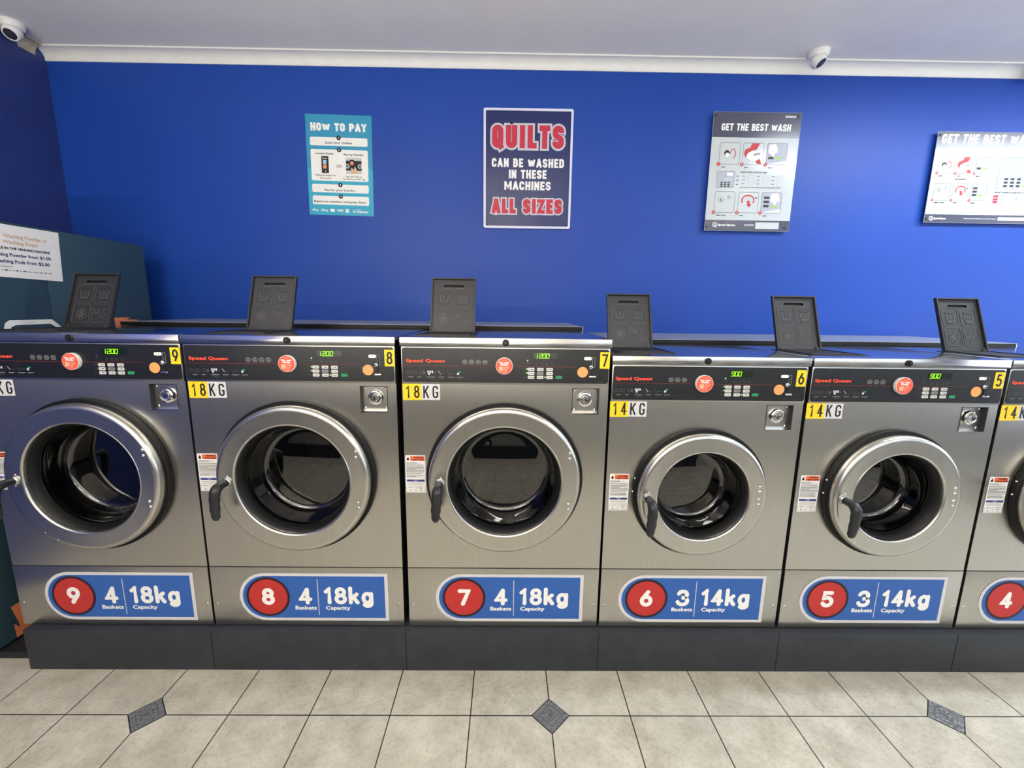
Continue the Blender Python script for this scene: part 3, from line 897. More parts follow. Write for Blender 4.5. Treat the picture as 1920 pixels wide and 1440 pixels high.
def seal_mesh(kind):
    cx, cz, ro, ri = DOOR[kind]; R = ro + .0135; mb = MB()
    mb.lathe([(ri + .033, .006), (ri + .033, -.001), (R - .004, -.001), (R, -.003), (R, -.0195), (R - .0035, -.0230), (ro - .02, -.0235), (ri + .02, -.0235), (ri + .006, -.022), (ri + .002, .03)], (cx, 0, cz - ZB), 'black', 88)
    return mb
def door_mesh(kind):
    cx, cz, ro, ri = DOOR[kind]; mb = MB()
    mb.lathe([(ri + .001, -.020), (ri, -.0475), (ri + .0012, -.0543), (ri + .0042, -.0573), (ri + .0075, -.0581), (ri + .0085, -.0567), (ro - .020, -.0567), (ro - .0125, -.0573), (ro - .0060, -.0545), (ro - .0012, -.0480), (ro + .0006, -.0390), (ro + .0006, -.0235)], (cx, 0, cz - ZB), 'steel_ring', 96)
    return mb
def gasket_mesh(kind):
    cx, cz, ro, ri = DOOR[kind]; mb = MB()
    mb.lathe([(ri + .0004, -.042), (ri - .004, -.038), (ri - .012, -.024), (ri - .016, -.010)], (cx, 0, cz - ZB), 'black', 80)
    return mb
def glass_mesh(kind):
    cx, cz, ro, ri = DOOR[kind]; mb = MB(); g = ri - .0162
    b = ri * .825
    prof = [(g, -.011), (g - .003, -.004), (g - .006, .010), (b + .010, .055), (b + .006, .072), (b, .082), (b - .008, .0875), (b - .016, .0880), (b * .75, .0872), (b * .5, .0863), (b * .25, .0858), (.001, .0856)]
    mb.lathe(prof, (cx, 0, cz - ZB), 'glass', 80)
    return mb
def drum_mesh(kind):
    cx, cz, ro, ri = DOOR[kind]; mb = MB()
    D = .62
    mb.lathe([(ri + .002, .03), (ri + .01, .10), (ri + .004, .115), (ri + .028, .135), (ri + .055, .15), (ri + .06, D), (ri + .03, D + .02), (.001, D + .02)], (cx, 0, cz - ZB), 'drum', 64)
    for k in range(3):
        t = PI / 2 + k * 2 * PI / 3 + .35
        r = ri + .02
        p = [(cx + r * math.cos(t) * q, y, cz - ZB + r * math.sin(t) * q) for y, q in ((.17, 1.12), (.3, 1.05), (.45, 1.05), (D, 1.1))]
        mb.tube(p, [(.028, .05)] * 4, 'drum', 10, up=(-math.sin(t), 0, math.cos(t)))
    return mb
def handle_mesh(kind):
    mb = MB()   # origin at the pivot on the ring face
    sx = -.35 if kind == 18 else -.2
    hs = .77
    pts = [(0, 0, 0), (0, -.022, .001), (.000, -.040, .002), (.002 * sx, -.056, -.002), (.004 * sx, -.066, -.012), (.006 * sx, -.070, -.028), (.010 * sx, -.071, -.050), (.0135 * sx, -.071, -.075), (.017 * sx, -.070, -.100), (.0205 * sx, -.068, -.125), (.0235 * sx, -.066, -.146), (.025 * sx, -.065, -.156), (.0255 * sx, -.065, -.160)]
    wv = lambda i: .0008 * math.sin(i * 2.6)
    rad = [(.013, .013), (.0140, .0140), (.016, .0155), (.018, .0180), (.0188, .0185), (.0188, .0160), (.0185, .0140), (.0182, .0135), (.0176, .013), (.0165, .0125), (.0135, .011), (.0095, .008), (.004, .004)]
    # densify with finger grooves
    P = []; Rr = []
    for i in range(len(pts) - 1):
        for k in range(4):
            f = k / 4
            P.append(tuple((pts[i][j] * (1 - f) + pts[i + 1][j] * f) * (hs if j == 2 else 1) for j in range(3)))
            g = .0011 * math.sin((i * 4 + k) * .85) if i > 4 else 0
            Rr.append((rad[i][0] * (1 - f) + rad[i + 1][0] * f + g, rad[i][1] * (1 - f) + rad[i + 1][1] * f))
    P.append((pts[-1][0], pts[-1][1], pts[-1][2] * hs)); Rr.append(rad[-1])
    mb.tube(P, Rr, 'handle', 18)
    mb.lathe([(.0005, .001), (.019, .001), (.019, -.004), (.0165, -.008), (.0145, -.010)], (0, 0, 0), 'steel_ring', 28)
    for dx, dz in ((.004, .023), (-.002, -.023)): mb.dome((dx, 0, dz), .0034, .003, 'chrome', 10)
    return mb
def bolt_mesh():
    mb = MB(); mb.dome((0, 0, 0), .0045, .004, 'chrome', 10, (-1, 0, 0)); return mb

def tray_mesh(kind):
    t = LIDT[kind] - ZB
    mb = MB()
    x0, x1, y0, y1 = .036, .272, .066, .325
    mb.box(x0, x1, y0, y1, t - .004, t + .003, 'plastic', .0015)
    for a, b, c, d in ((x0 + .012, x1 - .012, y0 + .012, y0 + .018), (x0 + .012, x1 - .012, y1 - .028, y1 - .022), (x0 + .012, x0 + .018, y0 + .012, y1 - .022), (x1 - .018, x1 - .012, y0 + .012, y1 - .022)):
        mb.box(a, b, c, d, t + .002, t + .0065, 'plastic')
    mb.box(x0 + .018, x1 - .018, y0 + .018, y1 - .028, t + .002, t + .0034, 'void')
    mb.box(x0 + .03, x1 - .03, y0 + .035, y0 + .043, t + .003, t + .0055, 'ridge')
    return mb
def lid_mesh():
    # local: u across 0..W, v up 0..H, face towards -y; hinge edge at the origin
    W, H = .198, .252
    sh = Sheet((0, 0, 0)); sh.layer(0)
    outer = [(0, 0), (W, 0), (W, H), (0, H)]
    slot = rrect_pts(W / 2 - .046, W / 2 + .046, H - .044, H - .031, .0062)
    polys = [[Vector((a, b, 0)) for a, b in outer], [Vector((a, b, 0)) for a, b in slot]]
    tri = tessellate_polygon(polys); fl = [q for p in polys for q in p]
    for y in (0, .006): sh.add([(q.x, y, q.y) for q in fl], tri, 'plastic')
    for p in polys:
        k = len(p); sh.add([(q.x, 0, q.y) for q in p] + [(q.x, .006, q.y) for q in p], [(i, (i + 1) % k, k + (i + 1) % k, k + i) for i in range(k)], 'plastic')
    # pocket behind the finger slot and its rolled lip
    sh.box(W / 2 - .050, W / 2 + .050, .010, .013, H - .050, H - .026, 'void')
    for a, b, c, d in ((W / 2 - .050, W / 2 + .050, H - .050, H - .047), (W / 2 - .050, W / 2 + .050, H - .029, H - .026)): sh.box(a, b, .0055, .011, c, d, 'plastic')
    sh.path([(W / 2 - .044, H - .0455), (W / 2 + .044, H - .0455)], .0028, 'ridge', 'round', thick=.001)
    # rim
    for a, b, c, d in ((0, .006, 0, H), (W - .006, W, 0, H), (0, W, H - .006, H)): sh.box(a, b, -.009, .0, c, d, 'plastic')
    sh.box(0, W, -.003, .0, 0, .006, 'plastic')
    def line(p, cl=False, w=.0014): sh.path(p, w, 'ridge', 'butt' if cl else 'round', cl, .0012)
    for a0, a1 in ((.020, .0935), (.1045, .178)):
        for b0, b1 in ((.026, .110), (.120, .200)):
            line(rrect_pts(a0, a1, b0, b1, .010), True)
    def tub(cx, cz, w, h, n):
        line([(cx - w / 2, cz + h / 2), (cx - w * .34, cz - h / 2), (cx + w * .34, cz - h / 2), (cx + w / 2, cz + h / 2)], w=.0030)
        for k in range(n): line([(cx + (k - (n - 1) / 2) * w * .22, cz + h * .42), (cx + (k - (n - 1) / 2) * w * .20, cz - h * .16)], w=.0026)
    tub(.057, .156, .040, .032, 1); tub(.141, .156, .040, .032, 2)
    for c in (.057, .141): sh.rect(c - .020, c + .020, .178, .186, 'plastic', .002, .0012); sh.rect(c - .018, c + .018, .128, .134, 'plastic', .002, .0012)
    for k in range(6):
        t = PI / 6 + k * PI / 3
        line(arc(.057 + .0135 * math.cos(t), .064 + .0155 * math.sin(t), .0085, .0095, 0, 348, 14), True, .0020)
    line(arc(.057, .064, .0045, .0045, 0, 340, 10), True, .0016)
    tub(.124, .079, .022, .018, 1)
    line([(.158, .090), (.134, .044)], w=.0022); line([(.150, .042), (.172, .042), (.163, .068), (.150, .042)], w=.0022)
    # hinge knuckles
    for a in (.008, W - .026):
        sh.box(a, a + .018, -.008, .006, -.004, .008, 'plastic', .002)
        for k in (0, 1): sh.box(a + .004 + k * .006, a + .0055 + k * .006, -.0095, -.007, .002, .014, 'ridge')
    return sh

def make_washer(kind, num, x0, lit, label):
    w = WID[kind]
    root = empty('washing_machine', (x0, 0, ZB), label, 'washing machine', 'front loading washers in the row')
    k = kind
    part((k, 'base'), 'foot_frame', lambda: base_mesh(k), root)
    part((k, 'cab'), 'cabinet', lambda: cabinet_mesh(k), root)
    tp = part((k, 'top'), 'top_cover', lambda: top_mesh(k), root)
    part('lidlock', 'cover_lock', lidlock_mesh, tp, (.392 if k == 18 else .356, -.013, LIDT[k] - ZB - .0168))
    cp = part((k, 'panel', lit), 'control_panel', lambda: control_panel_mesh(k, lit), root)
    dz = 0 if k == 18 else -.0595; dx = 0 if k == 18 else -.0425
    part((k, 'disp'), 'display', lambda: display_mesh(k), cp)['label'] = 'lit green digits'
    for r_, z in enumerate((1.279, 1.264, 1.249)):
        for c_, x in enumerate((.488, .5225, .5575)):
            mid = (r_ == 1 and c_ == 1)
            part(('key', mid), 'keypad_button', lambda: key_mesh('grey' if mid else 'key'), cp, (x + dx, -.0057, z + dz - ZB))
    part('gkey', 'start_button', lambda: key_mesh('green_key', None), cp, (.593 + dx, -.0057, 1.2495 + dz - ZB))['label'] = 'green start button'
    part((k, 'slot'), 'coin_slot', lambda: coin_slot_mesh(k), cp)
    part((k, 'pill'), 'price_plate', lambda: pill_mesh(k), cp)
    part((k, 'puck'), 'payment_tag', lambda: puck_mesh(k), root)['label'] = 'round red and white pay with mobile tag'
    part((k, 'price'), 'round_sticker', lambda: price_mesh(k), root)['label'] = 'round orange sticker'
    part((k, 'num', num), 'number_sticker', lambda: number_mesh(k, num), root)['label'] = 'yellow sticker with black number %d' % num
    part((k, 'kg'), 'capacity_sticker', lambda: capacity_mesh(k), root)['label'] = 'yellow and white %dKG sticker' % k
    part((k, 'front'), 'front_panel', lambda: front_mesh(k), root)
    lp = part((k, 'low'), 'lower_panel', lambda: lower_mesh(k), root)
    for x in (.018, w - .018): part('screw_s', 'screw', lambda: screw_mesh(.0048, .0025), lp, (x, -.0018, .290 - ZB))
    part((k, 'decal', num), 'capacity_decal', lambda: decal_mesh(k, num), root)['label'] = 'blue decal with number %d in a red circle' % num
    part((k, 'warn'), 'warning_label', lambda: warning_mesh(k), root)['label'] = 'white label with orange warning header'
    cb = part((k, 'cbox'), 'coin_box', lambda: coinbox_mesh(k), root)
    bx0, bx1, bz0, bz1 = (.6465, .7500, 1.1080, 1.2080) if k == 18 else (.6055, .7085, 1.0500, 1.1500)
    part('lock', 'lock', lock_mesh, cb, ((bx0 + bx1) / 2 + .001, .020, (bz0 + bz1) / 2 + .003 - ZB))
    for x in (bx0 + .011, bx1 - .011):
        for z in (bz0 + .012, bz1 - .012): part('screw', 'screw', screw_mesh, cb, (x, .020, z - ZB))
    seal = part((k, 'seal'), 'door_seal', lambda: seal_mesh(k), root)
    cx, cz, ro, ri = DOOR[k]
    if k == 14:
        for z in (cz + .058, cz + .004): part('bolt', 'bolt', bolt_mesh, seal, (cx - math.sqrt((ro + .0135) ** 2 - (z - cz) ** 2), -.012, z - ZB))
    part((k, 'drum'), 'drum', lambda: drum_mesh(k), root)
    d = part((k, 'door'), 'door', lambda: door_mesh(k), root)
    part((k, 'gasket'), 'glass_gasket', lambda: gasket_mesh(k), d)
    part((k, 'glass'), 'door_glass', lambda: glass_mesh(k), d)
    hx, hz = (.147, .843) if k == 18 else (.150, .791)
    part((k, 'handle'), 'handle', lambda: handle_mesh(k), d, (hx, -.0567, hz - ZB))
    rv = ((.6375, .968), (.6370, .946), (.6370, .763), (.6380, .742)) if k == 18 else ((.5785, .840), (.5790, .820), (.5795, .789), (.5800, .768))
    for x, z in rv: part('rivet', 'rivet', lambda: screw_mesh(.0066, .005), d, (x, -.0567, z - ZB))
    for a in (232, 243): part('screw_t', 'screw', lambda: screw_mesh(.0026, .0015), d, (cx + (ro - .016) * math.cos(math.radians(a)), -.0573, cz + (ro - .016) * math.sin(math.radians(a)) - ZB))
    tr = part((k, 'tray'), 'dispenser_tray', lambda: tray_mesh(k), root)
    ld = part('displid', 'dispenser_lid', lid_mesh, root, (.055, .312, LIDT[k] - ZB + .002))
    ld.rotation_euler = (math.radians(-20), 0, 0)
    ld['label'] = 'open black detergent lid with embossed wash symbols'
    return root

make_washer(18, 9, -1.9955, False, 'steel front-load washer with yellow 9 sticker, next to the dark vending machine')
make_washer(18, 8, -1.2043, True, 'steel front-load 18KG washer with yellow number 8 sticker and closed door')
make_washer(18, 7, -.3994, True, 'steel 18KG washer with yellow number 7 sticker, below the QUILTS sign')
make_washer(14, 6, .3936, True, 'steel 14KG washer with yellow number 6 sticker, shorter than washer 7 beside it')
make_washer(14, 5, 1.1519, False, 'steel 14KG washer with yellow number 5 sticker and red circle 5')
make_washer(14, 4, 1.9090, False, 'steel 14KG washer with red circle 4, cut off at the end of the row')

# covers over the service gap between the washers and the wall
def cover(x0, x1, z, label):
    r_ = empty('cover_shelf', ((x0 + x1) / 2, .93, z), label, 'shelf', 'steel cover shelves behind the washers')
    w = (x1 - x0) / 2
    mb = MB(); mb.box(-w + .004, w - .004, -.3112, .316, 0, .0180, 'black'); link('board', mb.mesh('board'), r_)
    mb = MB(); mb.box(-w, w, -.312, .318, .0182, .0205, 'shelf_top'); mb.box(w - .003, w, -.311, .318, .001, .0182, 'steel_lid'); link('sheet_metal_top', mb.mesh('sheet_metal_top'), r_)
cover(-1.975, .386, LIDT[18] + .0012, 'long steel topped shelf against the wall behind washers 7, 8 and 9')
cover(.392, 2.66, LIDT[14] + .0012, 'lower steel topped shelf against the wall behind washers 4, 5 and 6')

# ------------------------------------------------------------------ vending machine along the left wall
VX, VY0, VY1, VT = -2.16, .028, 1.055, 1.846
v = empty('vending_machine', ((XL + VX) / 2, (VY0 + VY1) / 2, 0), 'dark teal vending machine with orange flame graphics beside washer 9', 'vending machine')
ox, oy = (XL + VX) / 2, (VY0 + VY1) / 2
m = MB(); m.box(XL + .01 - ox, VX - .02 - ox, VY0 - oy, VY1 - oy, .05, VT, 'vend', .004); link('body', m.mesh('body'), v)
m = MB(); m.box(XL + .02 - ox, -1.976 - ox, .028 - oy, VY1 - .02 - oy, 0, .030, 'vend_dark'); m.box(XL + .02 - ox, VX - .03 - ox, .04 - oy, VY1 - .02 - oy, .03, .05, 'vend_dark'); link('base', m.mesh('base'), v)
m = MB(); m.box(VX - .020 - ox, VX - ox, VY0 + .004 - oy, .478 - oy, .04, VT - .006, 'vend', .002); fp = link('door', m.mesh('door'), v)
m = MB(); m.box(VX - .020 - ox, VX - .001 - ox, .480 - oy, VY1 - .002 - oy, .04, VT - .006, 'vend', .002); link('side_panel', m.mesh('side_panel'), v)
sh = Sheet((VX - ox, -oy, 0), (0, 1, 0), (0, 0, 1), (1, 0, 0)); sh.layer(1)
# flame graphic: upper tongues and lower corner
sh.poly([(.800, 1.30), (.800, 1.428), (.905, 1.428), (.872, 1.417), (.960, 1.413), (.870, 1.396), (.93, 1.38), (.87, 1.36), (.96, 1.34), (.86, 1.30)], 'flame')
link('flame_graphic', sh.mesh('flame_graphic'), v)['label'] = 'jagged orange flame print, upper tongues'
sh = Sheet((VX - ox, -oy, 0), (0, 1, 0), (0, 0, 1), (1, 0, 0)); sh.layer(1)
sh.poly([(.097, .190), (.20, .20), (.20, .041), (.098, .041), (.096, .110), (.117, .080), (.113, .112)], 'flame')
link('flame_graphic', sh.mesh('flame_graphic'), v)['label'] = 'jagged orange flame print, lower corner'
sh = Sheet((VX - ox, -oy, 0), (0, 1, 0), (0, 0, 1), (1, 0, 0)); sh.layer(3)
sh.poly([(.268, 1.34), (.270, 1.395), (.278, 1.416), (.296, 1.427), (.472, 1.427), (.522, 1.380), (.545, 1.35), (.515, 1.35), (.497, 1.382), (.462, 1.407), (.318, 1.405), (.300, 1.398), (.292, 1.385), (.292, 1.34)], 'white')
link('line_graphic', sh.mesh('line_graphic'), v)['label'] = 'white bent line print'

# taped notice on the vending machine
sh = Sheet((VX + .0006, 0, 0), (0, 1, 0), (0, 0, 1), (1, 0, 0)); sh.layer(0)
PY0, PY1 = .225, .562
sh.poly([(PY0, 1.612), (.553, 1.606), (.567, 1.834), (PY0, 1.832)], 'paper', .0003)
sh.layer(2, .0004)
for s_, z, h_, mt, y1, w_ in (('Washing Powder or', 1.779, .0150, 'tan', .508, .178), ('Washing Pods?', 1.753, .0150, 'tan', .464, .140),
                            ('AVAILABLE IN THE VENDING MACHINE', 1.729, .0100, 'ink', .512, .262), ('Washing Powder from $1.00', 1.700, .0140, 'navy', .512, .252),
                            ('Washing Pods from $2.00', 1.672, .0140, 'navy', .502, .226)):
    sh.text(s_, y1, z, h_, mt, 'r', w_, .0006)
sh.rect(.30, .345, 1.6545, 1.657, 'dgrey')
y = .30
while y < .50:
    l = random.choice((.006, .010, .014)); sh.rect(y, y + l, 1.638, 1.638 + random.choice((.003, .005)), 'dgrey'); y += l + .006
tag(link('paper_notice', sh.mesh('paper_notice', False)), 'white paper notice about washing powder and pods, taped to the vending machine', 'notice')

# ------------------------------------------------------------------ signs on the blue wall (mm from top-left of each sheet)
def wall_sheet(x, z, y):
    return Sheet((x, y, z), (.001, 0, 0), (0, 0, -.001), (0, -1, 0))
MMBOLD = .001
class MM:
    """drawing in millimetres on a wall sheet"""
    def __init__(s, x, z, y, rot=0):
        c, q = math.cos(rot), math.sin(rot)
        s.s = Sheet((x, y, z), (c, 0, -q), (q, 0, c), (0, -1, 0))
    def layer(s, k, base=0): s.s.layer(k, base)
    def rect(s, x0, x1, y0, y1, mat, r=0, thick=0): s.s.rect(x0 / 1e3, x1 / 1e3, -y1 / 1e3, -y0 / 1e3, mat, r / 1e3, thick)
    def poly(s, p, mat): s.s.poly([(a / 1e3, -b / 1e3) for a, b in p], mat)
    def disc(s, x, y, r, mat, n=24, ry=None): s.s.disc(x / 1e3, -y / 1e3, r / 1e3, mat, 0, n, (ry or r) / 1e3)
    def path(s, p, w, mat, cap='butt', closed=False): s.s.path([(a / 1e3, -b / 1e3) for a, b in p], w / 1e3, mat, cap, closed)
    def frame(s, x0, x1, y0, y1, r, w, mat): s.s.path(rrect_pts(x0 / 1e3, x1 / 1e3, -y1 / 1e3, -y0 / 1e3, r / 1e3), w / 1e3, mat, closed=True)
    def text(s, t, x, y, h, mat, al='c', w=None, bold=0, slant=0): s.s.text(t, x / 1e3, -y / 1e3, h / 1e3, mat, al, None if w is None else w / 1e3, bold / 1e3, slant)
    def glyphs(s, t, x, y, h, wd, st, mat, **k):
        if 'grow' in k: k['grow'] /= 1e3
        if 'total' in k: k['total'] /= 1e3
        s.s.glyphs(t, x / 1e3, -y / 1e3, h / 1e3, wd / 1e3, st / 1e3, mat, **k)
    def ring(s, x, y, r, w, mat, a0=0, a1=360, ry=None):
        s.path(arc(x, y, r, ry or r, a0, a1, 26), w, mat, closed=(a1 - a0 == 360))

# --- teal HOW TO PAY poster
q = MM(-1.243, 2.651, 1.2492, math.radians(.9))
q.layer(0); q.rect(0, 402, 0, 580, 'teal', 0, .0004)
q.layer(1, .0004)
q.poly([(0, 310), (0, 580), (402, 580), (402, 310)] + [(402 - 4 * i, 310 - 60 * math.sin(PI * i / 100)) for i in range(1, 100)], 'teal_light')
q.layer(2, .0004)
q.glyphs('HOW TO PAY', 200, 93, 46, 27, 13, 'white', cap='square', gap=.13, align='c', total=340)
for a, b in ((128, 176), (197, 378), (398, 446), (466, 518)): q.rect(24, 374, a, b, 'white', 9)
q.layer(3, .0004)
for n, y in zip('1234', (130, 199, 400, 468)):
    q.layer(3, .0004); q.disc(199, y, 13.5, 'ink'); q.layer(4, .0004); q.text(n, 199, y + 5, 10, 'white', 'c', None, .6)
q.text('Load your clothes', 199, 164, 12, 'ink', 'c', 163, .45)
q.text('Locate Kiosk', 110, 226, 11, 'ink', 'c', 108, .5)
q.text('Pay by Mobile', 286, 229, 11, 'ink', 'c', 118, .5)
q.text('OR', 196, 300, 17, 'ink', 'c', 34)
q.text('Follow prompts on', 110, 350, 9, 'ink', 'c', 124, .3); q.text('the screen', 110, 366, 9, 'ink', 'c', 70, .3)
q.text('Scan QR Code or', 284, 354, 9, 'ink', 'c', 98, .3); q.text('Tap Phone on NFC Tag', 284, 369, 9, 'ink', 'c', 136, .3)
q.text('Pay for your laundry', 195, 437, 12, 'ink', 'c', 188, .45)
q.text('Return to machine and press Start', 193, 505, 12, 'ink', 'c', 322, .45)
q.rect(88, 132, 236, 334, 'ink', 2)
q.layer(5, .0004); q.rect(98, 119, 258, 282, 'sky', 2); q.rect(98, 119, 285, 308, 'flame', 2); q.text('Pay here', 109, 250, 5, 'white', 'c', 30, .4)
q.disc(109, 271, 3, 'ink', 10); q.disc(109, 297, 3, 'ink', 10); q.disc(112, 322, 4, 'lgrey', 10)
q.layer(4, .0004); q.rect(238, 334, 241, 334, 'lgrey')
q.layer(5, .0004); q.rect(238, 334, 258, 315, 'ink')
for x in (247, 323): q.disc(x, 290, 13, 'lgrey'); q.layer(6, .0004); q.disc(x, 290, 8, 'dgrey'); q.layer(5, .0004)
q.layer(6, .0004); q.rect(263, 288, 252, 300, 'ink', 3)
q.layer(7, .0004); q.disc(275, 273, 11, 'flame')
q.poly([(290, 292), (300, 300), (306, 318), (312, 334), (262, 334), (272, 318), (268, 304), (272, 298), (280, 306), (288, 308)], 'tan')
q.layer(3, .0004)
q.disc(26, 551, 6, 'white'); q.text('Pay', 46, 557, 12, 'white', 'c', 24, .5)
q.ring(82, 551, 6, 3, 'white', 20, 340); q.text('Pay', 104, 557, 12, 'white', 'c', 26, .5)
q.disc(139, 551, 9, 'white'); q.disc(150, 551, 9, 'white'); q.text('VISA', 192, 557, 13, 'white', 'c', 40, 1.0, .15)
q.rect(225, 246, 541, 563, 'white', 2); q.ring(279, 555, 6, 3, 'white'); q.text('tangerpay', 330, 560, 12, 'white', 'c', 76, .6); q.rect(290, 322, 543, 546, 'white')
q.layer(4, .0004); q.text('AM', 235, 550, 6, 'teal_light', 'c', 15); q.text('EX', 235, 559, 6, 'teal_light', 'c', 13)
tag(link('poster', q.s.mesh('poster', False)), 'teal paper poster headed HOW TO PAY on the blue wall', 'poster', 'signs on the blue wall')

# --- navy QUILTS sign with raised pale frame
t = empty('sign', (.112, 1.25, 2.004), 'navy sign with pale frame saying QUILTS can be washed in these machines', 'sign', 'signs on the blue wall')
m = MB(); m.box(-.271, .271, -.010, -.001, .001, .690, 'sign_navy', .002); link('sign_board', m.mesh('sign_board'), t)
m = Sheet((-.2725, -.002, 0)); m.layer(0)
po = rrect_pts(0, .545, 0, .692, .012); pi = rrect_pts(.0135, .5315, .0135, .6785, .007)
polys = [[Vector((a, b, 0)) for a, b in po], [Vector((a, b, 0)) for a, b in pi]]
tri = tessellate_polygon(polys); fl = [x for p in polys for x in p]
m.add([(-.2725 + x.x, -.0145, x.y) for x in fl], tri, 'frame_white')
for p in polys:
    k = len(p); m.add([(-.2725 + x.x, -.0145, x.y) for x in p] + [(-.2725 + x.x, -.001, x.y) for x in p], [(i, (i + 1) % k, k + (i + 1) % k, k + i) for i in range(k)], 'frame_white')
link('sign_frame', m.mesh('sign_frame'), t)
q = MM(-.2725, .692, -.0101)
for wd, y, hh, st, gw, tot in (('QUILTS', 224, 132, 33, 11, 440), ('ALL SIZES', 603, 87, 24, 8, 440)):
    kw = dict(align='c', total=tot, gap=.21 if wd == 'QUILTS' else .17, cap='square')
    wdt = 70 if wd == 'QUILTS' else 50
    q.layer(1); q.glyphs(wd, 271, y, hh, wdt, st, 'lgrey', grow=gw, **kw)
    q.layer(2); q.glyphs(wd, 271, y, hh, wdt, st, 'grey', grow=gw * .38, **kw)
    q.layer(3); q.glyphs(wd, 271, y, hh, wdt, st, 'frame_white', grow=gw * .25, **kw)
    q.layer(4); q.glyphs(wd, 271, y, hh, wdt, st, 'crimson', **kw)
q.layer(1)
for wd, y, tot in (('CAN BE WASHED', 332, 446), ('IN THESE', 397, 234), ('MACHINES', 464, 288)):
    q.glyphs(wd, 273, y, 51, 31, 11.5, 'white', cap='square', gap=.2, align='c', total=tot)
link('sign_lettering', q.s.mesh('sign_lettering', False), t)
for x, z in ((-.25, .022), (.25, .022), (-.25, .668), (.25, .668)):
    m = MB(); m.dome((x, -.010, z), .006, .003, 'sign_navy', 12); link('screw', m.mesh('screw'), t)

